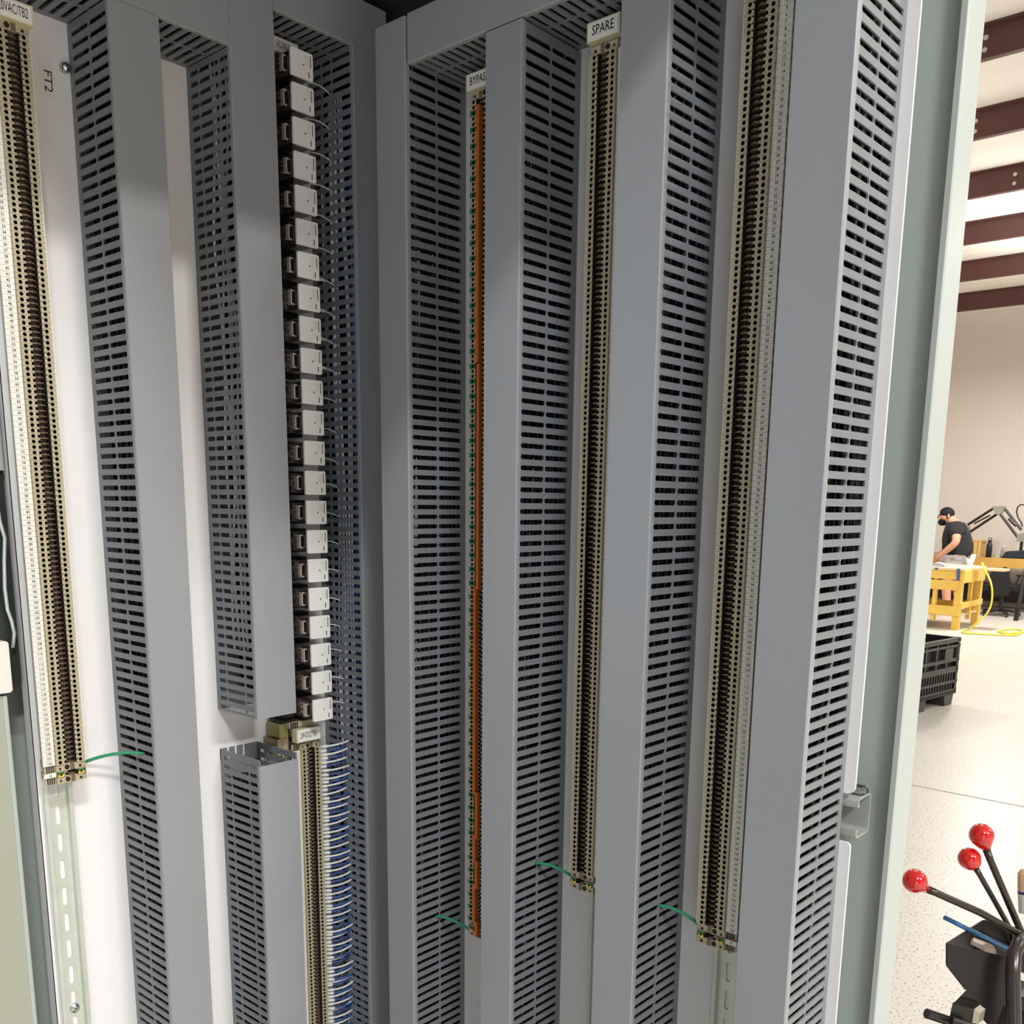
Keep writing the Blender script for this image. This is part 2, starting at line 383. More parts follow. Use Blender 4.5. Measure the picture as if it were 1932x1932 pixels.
duct('r1', 'vertical grey duct nearest the corner on the back panel, left of the orange jumpers', FR, .20225, .2536, ZB, 2.2178, HR, .0034, (.49,), group='vertical ducts on the back panel')
duct('r2', 'vertical grey duct between the BYPASS and SPARE terminal rows', FR, .3849, .4366, ZB, 2.1635, HR, .0002, (.507,), group='vertical ducts on the back panel')
duct('r3', 'vertical grey duct between the SPARE row and the numbered terminal row', FR, .5669, .6221, ZB, 2.1635, HR, .0120, (.51,), group='vertical ducts on the back panel')
duct('r4', 'rightmost and brightest vertical grey duct, right of the numbered terminal row', FR, .7520, .8085, ZB, 2.1635, HR, .0074, (.512,), group='vertical ducts on the back panel')
duct('t3', 'long horizontal grey duct along the top of the back panel over the BYPASS sign', FR, 2.1665, 2.2185, .2592, .8085, HR, .004, (.6,), horiz=True, group='horizontal ducts at the cabinet top')

# cables seen through the slots, and dark filler added to shade the ducts
def bundle(fr, items, label, z0, z1):
    org = (items[0][0], -items[0][1], z0)
    mbs = MB()
    mats = [WHITEW, BLUEW, NAVYW, mat('grey_filler', '5c5d63', .4), mat('black_filler', '0d0d10', .45)]
    for (u, v, r, mi) in items:
        pts = []
        nn = 14; ph = random.uniform(0, 6)
        for k in range(nn + 1):
            z = z0 + (z1 - z0) * k / nn
            pts.append((u + .0025 * math.sin(ph + k * 1.3), -(v + .003 * math.sin(ph * 2 + k * .9)), z))
        mbs.tube(pts, r, 6, mi)
    rt = mbs.build('strand_bundle', mats, None, org, smooth=True, recalc=False)
    rt.location = floc(fr, *org); rt.rotation_euler = (0, 0, fr)
    tag(rt, label, 'cables', kind='stuff')
it = [(random.uniform(-.0475, -.042), random.uniform(.035, .068), .0017, 0) for _ in range(9)] + [(random.uniform(-.047, -.036), random.uniform(.066, .090), .0016, random.choice((1, 1, 2))) for _ in range(12)] + [(-.0465, .022, .0018, 0)]
bundle(FL, it, 'white and blue wires running down inside the corner duct, seen through its slots', .56, 2.20)
bundle(FL, [(-.2325 + .002 * k, .042 + .007 * k, .0018, 0) for k in range(4)] + [(-.205, .06, .0017, 2), (-.200, .05, .0017, 2), (-.21, .07, .0017, 2)],
       'white wires inside the duct left of the relays, seen through its slots', 1.46, 2.20)
def fill(fr, c, h, label, z1, n=30, vmax=.062, z0=.56, hw=.019):  # dark strands added to blacken the slots and stop light leaking through
    bundle(fr, [(c + hw * (-1 + 2 * ((q % 8) + .5) / 8) + random.uniform(-.001, .001), .007 + (vmax - .01) * (q // 8) / max(1, (n - 1) // 8) + random.uniform(-.002, .002), random.choice((.0026, .003, .0024)), 4 if q % 9 else random.choice((2, 3))) for q in range(n)], label, z0, z1)
fill(FR, .228, HR, 'dark filler added inside the back panel duct nearest the corner', 2.214)
fill(FR, .411, HR, 'dark filler added inside the duct between the BYPASS and SPARE rows', 2.160)
fill(FR, .595, HR, 'dark filler added inside the duct between the SPARE and numbered rows', 2.160)
fill(FR, .780, HR, 'dark filler added inside the bright rightmost duct', 2.160)
fill(FL, -.3587, HL, 'dark filler added inside the duct beside the FT2 sticker', 2.180)
fill(FL, -.196, HL, 'dark filler added deep inside the duct left of the relays', 2.305, hw=.013, z0=1.40)
fill(FL, -.208, HL, 'dark filler added inside the open-topped lower duct', 1.272, hw=.022)
fill(FL, -.020, HL, 'dark filler added behind the white wires in the corner duct', 2.240, hw=.014)

def hfill(fr, z, x0, x1, label, n=24):  # added dark strands that blacken the slots of the horizontal ducts
    org = (x0, -.01, z); mbs = MB()
    for q in range(n):
        zz = z + .0195 * (-1 + 2 * ((q % 8) + .5) / 8); v = .008 + .018 * (q // 8)
        mbs.tube([(x0 + (x1 - x0) * k / 8, -(v + random.uniform(-.002, .002)), zz + random.uniform(-.0012, .0012)) for k in range(9)], .0028, 6, 0 if q % 7 else 1)
    o = mbs.build('strand_bundle', [MATS['black_filler'], NAVYW], None, org, smooth=True, recalc=False); o.location = floc(fr, *org); o.rotation_euler = (0, 0, fr)
    tag(o, label, 'cables', kind='stuff')
hfill(FL, 2.2145, -.555, -.243, 'dark filler added in the lower top duct over the FT2 sticker')
hfill(FL, 2.2745, -.172, .001, 'dark filler added in the top duct over the relays')
hfill(FR, 2.1925, .262, .805, 'dark filler added in the long top duct over the BYPASS sign')

# ---------------------------------------------------------------- rails
def rail(fr, uc, z0, z1, label, phase=0.0, screw=None):
    org = (uc, 0, z0)
    t = lthing('mounting_rail', label, 'rail', fr, org, 'slotted steel rails behind the terminal rows')
    w2 = .0175; d = .0075; tt = .0012; wi = .0125
    prof_ = [(-w2, d), (-wi, d), (-wi, tt), (-.0031, tt), (-.0031, 0), (-wi - tt, 0), (-wi - tt, d - tt), (-w2, d - tt)]
    mb = MB()
    f = lambda p, q, a: (uc + p, -q - .0005, a)
    mb.prism(prof_, f, z0, z1); mb.prism([(-p, q) for p, q in prof_], f, z0, z1)
    # web with slots: solid bridges between the 25 mm slots
    z = z0; k0 = math.floor((z0 - phase) / .036)
    for k in range(k0, math.ceil((z1 - phase) / .036) + 1):
        c0 = phase + k * .036 + .0125; c1 = phase + (k + 1) * .036 - .0125
        c0 = max(c0, z0); c1 = min(c1, z1)
        if c1 > c0:
            mb.box(uc - .0031, uc + .0031, -tt - .0005, -.0005, c0, c1)
            for sg, cc in ((1, c1), (-1, c0)):
                pl = [(uc - .0031, 0), (uc - .0031, sg * .0030)] + [(uc - .0031 * math.cos(a_ * PI / 8), sg * .0031 * (1 - math.sin(a_ * PI / 8))) for a_ in range(0, 5)]
                pl2 = [(uc + .0031 * math.cos(a_ * PI / 8), sg * .0031 * (1 - math.sin(a_ * PI / 8))) for a_ in range(4, -1, -1)]
                full = pl[:1] + [(uc - .0031, sg * .0031)] + pl[3:] + pl2 + [(uc + .0031, 0)]
                mb.prism(full, lambda p, q, a: (p, a, cc + q), -tt - .0005, -.0005)
    mb.build('rail', ZINC, t, org)
    if screw:
        s_ = MB(); c = (uc, -.002, screw)
        s_.tube([c, (uc, -.0045, screw), (uc, -.0062, screw)], [.0062, .0058, .003], 16); s_.tube([(uc, -.0061, screw), (uc, -.0064, screw)], .0012, 8, 1)
        s_.build('rail_screw', [CHROME, DARKHOLE], t, org, smooth=False)
    return t

# ---------------------------------------------------------------- terminal rows
TP = .0060
PROF = [(-.0065, .012), (-.0065, .030), (-.0008, .0482), (0, .050), (.0105, .050), (.0113, .039), (.0217, .039), (.0225, .050), (.0345, .050),
        (.0348, .0462), (.0362, .0455), (.0362, .037), (.0345, .012)]
def hole_face(mb, sg, w0, w1, z0, z1, wc, zc, r, v, dep, mi_f, mi_h, n=12):
    def q(w_, z_, v_): return (sg * w_, -v_, z_)
    sq = []; ci = []
    for k in range(n):
        a = 2 * PI * k / n + PI / n
        c, s_ = math.cos(a), math.sin(a)
        tw = ((w1 - wc) if c > 0 else (w0 - wc)) / c if abs(c) > 1e-9 else 1e9
        tz = ((z1 - zc) if s_ > 0 else (z0 - zc)) / s_ if abs(s_) > 1e-9 else 1e9
        tt = min(tw, tz); sq.append((wc + c * tt, zc + s_ * tt)); ci.append((wc + c * r, zc + s_ * r))
    # corners
    out = []
    for k in range(n):
        a, b = sq[k], sq[(k + 1) % n]
        mb.add([q(*a, v), q(*b, v), q(*ci[(k + 1) % n], v), q(*ci[k], v)], [(0, 1, 2, 3)], mi_f)
        if abs(a[0] - b[0]) > 1e-7 and abs(a[1] - b[1]) > 1e-7:
            cw = w1 if (a[0] + b[0]) / 2 > wc else w0; cz = z1 if (a[1] + b[1]) / 2 > zc else z0
            mb.add([q(*a, v), q(cw, cz, v), q(*b, v)], [(0, 1, 2)], mi_f)
        mb.add([q(*ci[k], v), q(*ci[(k + 1) % n], v), q(*ci[(k + 1) % n], v - dep), q(*ci[k], v - dep)], [(0, 1, 2, 3)], mi_h)
    mb.add([q(*c, v - dep) for c in ci], [tuple(range(n))], mi_h)
def block_mb(sg, zt=.0057, style='feed'):
    # materials: 0 body, 1 dark, 2 brown metal, 3 second colour
    mb = MB(); n = len(PROF)
    def q(w_, v_, z_): return (sg * w_, -v_, z_)
    # split body: end faces without the gap of the channel are concave polygons
    for z in (0, zt): mb.add([q(a, b, z) for a, b in PROF], [tuple(range(n))], 0)
    for i in range(n):
        a, b = PROF[i], PROF[(i + 1) % n]
        if i in (3, 7): continue
        mi = 2 if i == 5 else (1 if i in (4, 6) else 0)
        mb.add([q(*a, 0), q(*b, 0), q(*b, zt), q(*a, zt)], [(0, 1, 2, 3)], mi)
    for (w0, w1, wc) in ((0, .0105, .0057), (.0262, .0345, .0300)):
        if style == 'ground':
            hole_face(mb, sg, w0, w1, 0, zt / 2, wc, zt * .25, .0001, .050, .001, 4, 1, 8)
            hole_face(mb, sg, w0, w1, zt / 2, zt, wc, zt * .75, .0001, .050, .001, 3, 1, 8)
            mb.tube([q(wc, .0498, zt * .5), q(wc, .0503, zt * .5)], .0017, 10, 1)
        else:
            hole_face(mb, sg, w0, w1, 0, zt, wc, zt / 2, .00215, .050, .007, 0, 1)
    # square test slot beside the channel
    z0, z1 = zt * .22, zt * .80
    a, b = .0225, .0262
    mb.add([q(a, .050, 0), q(b, .050, 0), q(b, .050, z0), q(a, .050, z0)], [(0, 1, 2, 3)], 0)
    mb.add([q(a, .050, z1), q(b, .050, z1), q(b, .050, zt), q(a, .050, zt)], [(0, 1, 2, 3)], 0)
    mb.add([q(a + .0026, .050, z0), q(b, .050, z0), q(b, .050, z1), q(a + .0026, .050, z1)], [(0, 1, 2, 3)], 0)
    mb.add([q(a, .045, z0), q(a + .0026, .045, z0), q(a + .0026, .045, z1), q(a, .045, z1)], [(0, 1, 2, 3)], 1)
    mb.add([q(a + .0026, .05, z0), q(a + .0026, .05, z1), q(a + .0026, .045, z1), q(a + .0026, .045, z0)], [(0, 1, 2, 3)], 1)
    for zz in (z0, z1): mb.add([q(a, .05, zz), q(a + .0026, .05, zz), q(a + .0026, .045, zz), q(a, .045, zz)], [(0, 1, 2, 3)], 1)
    # chevron fin across the channel
    for (w0, v0, w1, v1) in ((.0112, .0455, .0165, .0490), (.0165, .0490, .0218, .0450)):
        mb.add([q(w0, v0, zt * .08), q(w1, v1, zt * .08), q(w1, .040, zt * .08), q(w0, .040, zt * .08),
                q(w0, v0, zt * .36), q(w1, v1, zt * .36), q(w1, .040, zt * .36), q(w0, .040, zt * .36)],
               [(0, 1, 2, 3), (4, 5, 6, 7), (0, 1, 5, 4), (0, 3, 7, 4), (1, 2, 6, 5)], 2)
    mb.box(min(sg * .0085, sg * .0120), max(sg * .0085, sg * .0120), -.0500, -.042, zt * .55, zt * .80, 1)
    # thin side marker on the far edge
    mb.box(min(sg * -.0016, sg * -.0004), max(sg * -.0016, sg * -.0004), -.0488, -.043, 0, zt, 5)
    return mb
def marker_mb(sg, num, gap=.0002):
    mb = MB(); w0, w1 = .0352, .0492
    mb.box(min(sg * w0, sg * w1), max(sg * w0, sg * w1), -.0474, -.0462, gap, TP - gap * .5, 0)
    if num:
        t = text_mb(str(num), .0043, .92, bold=.00006)
        mb.merge(t, (sg * (w0 + w1) / 2 + .0005, -.04755, TP / 2), 1)
    return mb
BM = [BEIGE, DARKHOLE, BROWN, GREEN, YELLOW, MARK]
GM = [GREEN, DARKHOLE, BROWN, GREEN, YELLOW, MARK]
_bm = {}
def bmesh_for(sg, style, green=False):
    k = (sg, style, green)
    if k not in _bm: _bm[k] = block_mb(sg, style=style).mesh('terminal_block', GM if green else BM, recalc=False)
    return _bm[k]
_mm = {}
def marker_for(sg, num):
    k = (sg, num)
    if k not in _mm: _mm[k] = marker_mb(sg, num).mesh('marker_tag', [MARK, INK], recalc=False)
    return _mm[k]
def strip(fr, u0, sg, ztop, n, label, cat='terminal strip', numbers=True, green=None, first=1, near=0, end=True, topclamp=True):
    zbot = ztop - n * TP
    org = (u0, 0, zbot)
    t = lthing('terminal_strip', label, cat, fr, org)
    stuff = MB(); stm = MB()
    full = range(n) if n <= 100 else range(near, near + 100)
    for i in range(n):
        z = ztop - (i + 1) * TP
        g = bool(green and green(i))
        if i in full:
            o = bpy.data.objects.new('terminal_block', bmesh_for(sg, 'feed', g)); C.objects.link(o); o.parent = t
            o.location = (0, 0, z - zbot)
            if g: o['label'] = 'green terminal block'
            k = bpy.data.objects.new('marker_tag', marker_for(sg, first + i if numbers else 0)); C.objects.link(k); k.parent = o
        else:
            b = block_mb(sg); 
            if g: b.m = [3 if q in (0,) else q for q in b.m]
            stuff.merge(b, (0, 0, z - zbot)); stm.merge(marker_mb(sg, first + i if numbers else 0), (0, 0, z - zbot))
    if stuff.v:
        st = stuff.build('terminal_block', BM, t, recalc=False); st['kind'] = 'stuff'
        sk = stm.build('marker_tag', [MARK, INK], st, recalc=False)
    def clamp(zc_, name='end_clamp'):
        mb = MB(); h2 = .0042
        def q(w_, v_, z_): return (sg * w_, -v_, z_)
        pr = [(-.0085, .005), (-.0085, .030), (-.002, .046), (.004, .0475), (.0345, .0475), (.035, .044), (.0475, .044), (.0475, .0425), (.0362, .0425), (.0355, .005)]
        mb.prism(pr, lambda a, b, c: q(a, b, c), zc_ - h2, zc_ + h2, 0)
        for w_, r_ in ((.030, .0014), (.0057, .0017)): mb.tube([q(w_, .047, zc_ - .001), q(w_, .0479, zc_ - .001)], r_, 10, 1)
        mb.tube([q(.0215, .047, zc_), q(.0215, .0480, zc_)], .0030, 12, 1)
        for w_ in (.036, .0385, .041, .0435):
            mb.box(min(sg * w_, sg * (w_ + .0012)), max(sg * w_, sg * (w_ + .0012)), -.0446, -.043, zc_ - h2 * .9, zc_ + h2 * .9, 1)
        mb.box(min(sg * .0125, sg * .0175), max(sg * .0125, sg * .0175), -.0479, -.046, zc_ - h2 * .95, zc_ + h2 * .95, 2)
        mb.build(name, BM, t)
    if end:
        zc_ = -.0044; clamp(zc_)
        o = bpy.data.objects.new('ground_block', bmesh_for(sg, 'ground')); C.objects.link(o); o.parent = t; o.location = (0, 0, zc_ - .0044 - .0059)
        o['label'] = 'green and yellow ground block'
        mk = marker_mb(sg, 'G').build('marker_tag', [MARK, INK], o, recalc=False)
        clamp(zc_ - .0044 - .0062 - .0044)
    if topclamp: clamp(n * TP + .0046)
    return t
# leftmost row on the side panel (mirrored: its markers are on the left)
rail(FL, -.4712, ZB, 2.18, 'slotted rail with a round screw below the leftmost terminal row', .010, 1.007)
strip(FL, -.4535, -1, 2.1385, 132, 'leftmost beige terminal row under the sign ending in VAC/TB2', near=20)
rail(FL, -.1175, ZB, 1.345, 'short rail behind the 24VDC terminal row beside the blue wires', .0)
strip(FL, -.1005, -1, 1.3000, 92, 'beige terminal row under the 24VDC/TB1 sign beside blue and white wires', end=False)
rail(FR, .3265, 1.0, 2.15, 'rail behind the BYPASS terminal row', .0)
strip(FR, .3088, 1, 2.1300, 174, 'narrow terminal row with green blocks and orange jumpers under the BYPASS sign', green=lambda i: i % 3 == 2, numbers=False, near=30)
rail(FR, .5055, ZB, 2.15, 'slotted rail below the SPARE terminal row', .0)
strip(FR, .4875, 1, 2.1310, 154, 'beige terminal row under the SPARE sign', near=10)
rail(FR, .6895, ZB, 2.18, 'dark slotted rail below the numbered terminal row at the right', .004)
strip(FR, .6715, 1, 2.1405, 158, 'widest beige terminal row at the right with clear printed numbers up to 158', near=8, first=1)

# orange jumpers of the bypass row
def jumper(z0, z1, w, label):
    org = (.3088 + w, -.050, z0)
    mb = MB(); mb.box(.3088 + w - .0024, .3088 + w + .0024, -.0545, -.0465, z0, z1)
    o = mb.build('jumper_bar', ORANGE, None, org); o.location = floc(FR, *org); o.rotation_euler = (0, 0, FR)
    tag(o, label, 'jumper bar', 'orange jumpers clipped along the BYPASS terminals')
    bv = o.modifiers.new('b', 'BEVEL'); bv.width = .0006; bv.segments = 2
ja = [(1.8300, 2.1210, .0165, 'topmost long orange jumper bar just under the BYPASS sign'),
      (1.5500, 1.8290, .0185, 'long darker orange jumper bar halfway up, second from the top'),
      (1.2400, 1.5530, .0140, 'long bright orange jumper bar, third from the top'),
      (1.1830, 1.2440, .0185, 'short orange jumper bar, fourth from the top')]
jpx = [(1498, 1582, .0185), (1575, 1627, .0145), (1624, 1676, .0185), (1668, 1742, .0145), (1738, 1766, .0185)]
ja = ja[:2]
def zrow(y, w): return atX(897, y, -.053).z
ja += [(zrow(1500, 0), zrow(1108, 0), .0140, 'long bright orange jumper bar, third from the top'),
       (zrow(1582, 0), zrow(1494, 0), .0185, 'short orange jumper bar, fourth from the top'),
       (zrow(1627, 0), zrow(1575, 0), .0145, 'shortest orange jumper bar, fifth from the top'),
       (zrow(1676, 0), zrow(1623, 0), .0185, 'short orange jumper bar, sixth from the top'),
       (zrow(1742, 0), zrow(1668, 0), .0145, 'wide orange jumper bar, second from the bottom'),
       (zrow(1766, 0), zrow(1738, 0), .0185, 'bottom orange jumper bar just above the green ground block')]
for a in ja: jumper(*a)

# signs on cream holders
def sign(fr, x0, x1, z0, z1, v, text, label, sx, size, dx=0.0, bold=.0001):
    org = ((x0 + x1) / 2, 0, (z0 + z1) / 2)
    t = lthing('row_sign', label, 'sign', fr, org, 'printed row signs above the terminal rows')
    mb = MB(); mb.box(x0 - .002, x1 + .002, -v, -v + .012, z0 - .0012, z1 + .0012); mb.box(x0 + .008, x1 - .008, -v + .012, 0, z0 + .003, z1 - .003)
    mb.build('holder', HOLDER, t, org)
    mb = MB(); mb.box(x0, x1, -v - .0006, -v + .0002, z0, z1); mb.build('plate', LABEL, t, org)
    tm = text_mb(text, size, sx, bold=bold); tm.xf(lambda p: p + Vector(((x0 + x1) / 2 + dx, -v - .0009, (z0 + z1) / 2)))
    tm.build('lettering', INK, t, org, recalc=False)
sign(FL, -.4975, -.4515, 2.1480, 2.1650, .055, '120VAC/TB2', 'white sign at the top left reading 120VAC/TB2', .46, .0135, .0025, 0)
sign(FL, -.1440, -.1050, 1.3142, 1.3318, .055, '24VDC/TB1', 'white sign reading 24VDC/TB1 below the lowest relay', .50, .0125, 0, 0)
sign(FL, -.1480, -.1020, 2.2265, 2.2425, .045, 'AC RELAYS', 'white sign reading AC RELAYS half hidden behind the topmost relay', .50, .0110, .0035, 0)
sign(FR, .3088, .3480, 2.1385, 2.1550, .055, 'BYPASS', 'white sign reading BYPASS partly hidden by a duct', .74, .0125)
sign(FR, .4885, .5275, 2.1425, 2.1595, .055, 'SPARE', 'white sign reading SPARE', .78, .0135)
# FT2 sticker and screw
t = lthing('sticker', 'small clear sticker reading FT2 turned sideways on the white panel', 'sticker', FL, (-.4145, 0, 2.1220))
mb = MB(); mb.box(-.4225, -.4065, -.0003, 0, 2.1030, 2.1415); mb.build('plate', mat('clear_sticker', 'ebe8e4', .3), t, (-.4145, 0, 2.1220))
tm = text_mb('FT2', .0130, 1.15, bold=.00005)
tm.xf(lambda p: Vector((-.4140 + p.z, -.0006, 2.1195 - p.x)))
tm.build('lettering', INK, t, (-.4145, 0, 2.1220), recalc=False)
mb = MB(); mb.tube([(-.3935, 0, 2.139), (-.3935, -.004, 2.139), (-.3935, -.0065, 2.139), (-.3935, -.0075, 2.139)], [.0062, .0058, .0042, .0015], 16)
o = mb.build('panel_screw', CHROME, None, (-.3935, 0, 2.139), smooth=True); o.location = (-.3935, 0, 2.139)
tag(o, 'round chrome screw head beside the FT2 sticker', 'screw')

# ---------------------------------------------------------------- relays
relay_parts = None
def make_relay(loc):
    t = thing('plug_in_relay', 'x', 'relay', loc, FL, 'white-faced relays stacked in a column')
    mb = MB(); mb.prism([(-.034, .006), (-.034, .018), (-.024, .030), (.018, .030), (.024, .020), (.024, .006)], lambda p, q, a: (p, -q, a), -.0165, .0165)
    mb.box(-.033, -.026, -.024, -.017, -.012, -.004); mb.box(-.033, -.026, -.024, -.017, .004, .012)
    mb.build('socket', SOCK, t)
    mb = MB(); mb.prism(rrect(-.0165, .0165, -.0138, .0138, .002, 3), lambda p, q, a: (p, -a, q), .030, .0775)
    mb.build('relay_case', SMOKE, t)
    mb = MB()  # metal specks put in as the glints on the case side
    for z in (-.006, .002, .007): mb.box(-.0172, -.0164, -(.055 + .003 * (z > 0)), -.050, z, z + .0022)
    mb.box(-.0172, -.0164, -.060, -.0575, -.004, .001)
    mb.build('glint_specks', GLINT, t)
    mb = MB(); mb.box(-.0215, -.0195, -.068, -.062, -.0095, .0095); mb.box(-.0215, -.0165, -.068, -.066, -.0095, -.0075); mb.box(-.0215, -.0165, -.068, -.066, .0075, .0095)
    mb.build('retaining_clip', mat('pale_clip', 'cfc3b8', .35, metal=.3), t)
    mb = MB(); mb.prism(rrect(-.0172, .0172, -.0160, .0160, .0022, 4), lambda p, q, a: (p, -a, q), .0775, .0805)
    cp = mb.build('front_plate', RELAYCAP, t)
    mb = MB(); mb.prism([(.0012 * math.cos(a * PI / 6) + .002, .0012 * math.sin(a * PI / 6)) for a in range(12)], lambda p, q, a: (p, -a, q), .0800, .0808, 0)
    mb.box(.0126, .0140, -.0808, -.0800, -.0010, .0130, 0); mb.box(.0098, .0110, -.0808, -.0800, -.0130, -.0062, 1)
    for xx in (.0052, .0075, .0098): mb.box(xx, xx + .0005, -.0807, -.0800, .0005, .0120, 2)
    mb.build('printing', [INKG, INK, mat('faint_print', 'c9c9c4', .5)], cp)
    return t
def copy_tree(o, parent=None):
    c = o.copy(); C.objects.link(c); c.parent = parent
    for ch in list(o.children): copy_tree(ch, c)
    return c
proto = None
for i in range(22):
    z = 2.2055 - i * .8424 / 21; u = -.1221 + .0051 * i / 21
    if proto is None: proto = o = make_relay((u, 0, z))
    else: o = copy_tree(proto); o.location = (u, 0, z)
    pos_ = {0: 'topmost in the column just under the AC RELAYS sign', 21: 'lowest in the column just above the 24VDC/TB1 sign', 20: 'second from the bottom of the column', 19: 'third from the bottom of the column'}.get(i, ORD[i] + ' from the top of the column')
    o['label'] = 'white-faced plug-in relay, ' + pos_
rail(FL, -.1235, 1.346, 2.225, 'rail behind the column of white relays', .0)
t = lthing('clamp_sides', 'olive and brown sides of the top clamp and terminals left of the 24VDC/TB1 sign in the gap', 'clamp side', FL, (-.150, 0, 1.317))  # stands for the side faces of the top clamp and terminals
mb = MB(); mb.prism(rrect(-.161, -.146, 1.3185, 1.3405, .003), lambda p, q, a: (p, a, q), -.034, -.004); mb.build('olive_body', mat('olive_plastic', 'a39a58', .4), t, (-.150, 0, 1.317))
mb = MB(); mb.box(-.1660, -.1655, -.034, 0, 1.294, 1.318); mb.box(-.166, -.146, -.034, -.033, 1.294, 1.318); mb.box(-.164, -.160, -.030, -.004, 1.296, 1.312); mb.box(-.158, -.150, -.036, -.002, 1.290, 1.316); mb.build('brown_frame', BEIGE_D, t, (-.150, 0, 1.317))
# pieces of hardware on the relay rail below the lowest relay
t = lthing('rail_end_stop', 'beige ribbed end stop on the rail under the lowest relay', 'end stop', FL, (-.125, 0, 1.350))
mb = MB(); mb.box(-.152, -.112, -.046, -.006, 1.3345, 1.3425, 0)
for k in range(4): mb.box(-.150 + .0035 * k, -.1484 + .0035 * k, -.0475, -.045, 1.3345, 1.3425, 1)
mb.build('stop_body', [BEIGE, DARKHOLE], t, (-.125, 0, 1.350))
mb = MB(); mb.box(-.158, -.108, -.040, -.004, 1.3425, 1.3450); mb.build('stop_plate', SOCK, t, (-.125, 0, 1.350))
# white wires from relays into the corner duct
for i in range(22):
    z = 2.2055 - i * .8424 / 21 - .004 + random.uniform(-.003, .003); u = -.1221 + .0051 * i / 21
    pts = crv((u + .026, -.030, z), (u + .040, -.045, z + .004), (-.066, -.046, z + .003), (-.0505, -.040 - random.uniform(0, .008), z - .003), 8)
    pts.append(Vector((-.043, -.042, z - .008)))
    org = Vector((u + .026, -.030, z))
    mb = MB(); mb.tube([p - org for p in pts], .0009, 6)
    o = mb.build('wire', WHITEW, None, smooth=True, recalc=False); o.location = org
    tag(o, 'short white wire from the relay column into the corner duct, ' + (ORD[i] + ' of its kind' if i == 0 else ORD[i] + ' from the top'), 'wire', 'white wires leaving the relays')
    if i in (6, 7, 8, 9):
        sl = MB(); sl.tube([p - org for p in pts[1:6]], .0024, 8); sl.build('marker_sleeve', LABEL, o, smooth=True, recalc=False)
# pairs of white and blue wires of the 24VDC row
for i in range(38):
    z = 1.2930 - i * .0125
    for c in (0, 1):
        zz = z - .006 * c + random.uniform(-.001, .001); dd = random.uniform(-.004, .004)
        org = Vector((-.0950, -.026, zz))
        tipz = zz + .007 + random.uniform(-.002, .002) - .002 * c
        pts = crv((-.0950, -.026, zz), (-.086, -.042 + dd, zz + .001), (-.070, -.056 + dd, zz + .005), (-.0500, -.050 + dd, tipz), 8)
        pts.append(Vector((-.043, -.048 + dd, tipz - .003)))
        mb = MB(); mb.tube([p - org for p in pts], .0015, 6)
        o = mb.build('wire', BLUEW if c else WHITEW, None, smooth=True, recalc=False); o.location = org
        tag(o, ('blue' if c else 'white') + ' wire from the 24VDC terminals into the corner duct, ' + (ORD[i] + ' of its colour' if i == 0 else ORD[i] + ' from the top'), 'wire', 'blue and white wire pairs at the 24VDC terminals')
        sl = MB(); sl.tube([p - org for p in pts[1:4]], .0023, 8); sl.build('marker_sleeve', LABEL, o, smooth=True, recalc=False)
# green ground wires
def gwire(p0, p3, lift, label):
    p0 = Vector(p0); p3 = Vector(p3)
    org = p0; up = Vector((0, 0, lift))
    pts = crv((0, 0, 0), (p3 - p0) * .3 + up, (p3 - p0) * .7 + up, p3 - p0, 10)
    mb = MB(); mb.tube(pts, .0021, 8); o = mb.build('ground_wire', GREENW, None, smooth=True, recalc=False); o.location = org
    tag(o, label, 'wire', 'green ground wires')
gwire((-.4470, -.020, 1.3345), (-.3850, -.066, 1.3450), .008, 'green wire from the foot of the leftmost terminal row into the duct beside it')
gwire((-.040, -.6690, 1.1860), (-.052, -.6200, 1.1990), .007, 'green wire from the foot of the numbered terminal row at the right')
gwire((-.040, -.4840, 1.1940), (-.058, -.4350, 1.2050), .006, 'green wire from the foot of the SPARE terminal row')
gwire((-.040, -.3040, 1.0640), (-.058, -.2520, 1.0760), .006, 'green wire from the foot of the BYPASS terminal row')
# ================================================================ background of the shop
def box_at(mb, p, dx, dy, dz, mi=0): mb.box(p[0], p[0] + dx, p[1], p[1] + dy, p[2], p[2] + dz, mi)
WOODY = mat('yellow_painted_wood', 'e9c05a', .55, noise=.08, nscale=3)
WOODT = mat('pale_table_board', 'e6cfa2', .55, noise=.06, nscale=3)
WOODB = mat('honey_bench_wood', 'd0a050', .5, noise=.12, nscale=2)
# yellow work table -------------------------------------------------
fr_ = atZ(1812, 1190, 0); XT = fr_.x; YR = fr_.y + .04
ztop = atX(1800, 1072, XT).z
YL = YR + 1.25; XB = XT + .95
wt = thing('work_table', 'yellow painted wooden work table with pale boards and blue tape', 'table', (XT, YR, 0))
WO = (XT, YR, 0)
mb = MB(); mb.box(XT - .04, XB + .02, YR - .02, YL, ztop - .03, ztop); mb.box(XT + .35, XT + .62, YR - .42, YR - .02, ztop - .035, ztop - .005)
mb.build('table_top', WOODT, wt, WO)
for x0, y0 in ((XT, YR), (XT, YL - .09), (XB - .09, YR), (XB - .09, YL - .09)):
    mb = MB(); mb.box(x0, x0 + .09, y0, y0 + .09, 0, ztop - .03); mb.build('leg', WOODY, wt, WO)
for x0, y0 in ((XT + .45, YR), (XT, YR + .33), (XT, YR + .44)):
    mb = MB(); mb.box(x0, x0 + .07, y0, y0 + .05, 0 if y0 > YR + .4 else .12, ztop - .03); mb.build('post', WOODY, wt, WO)
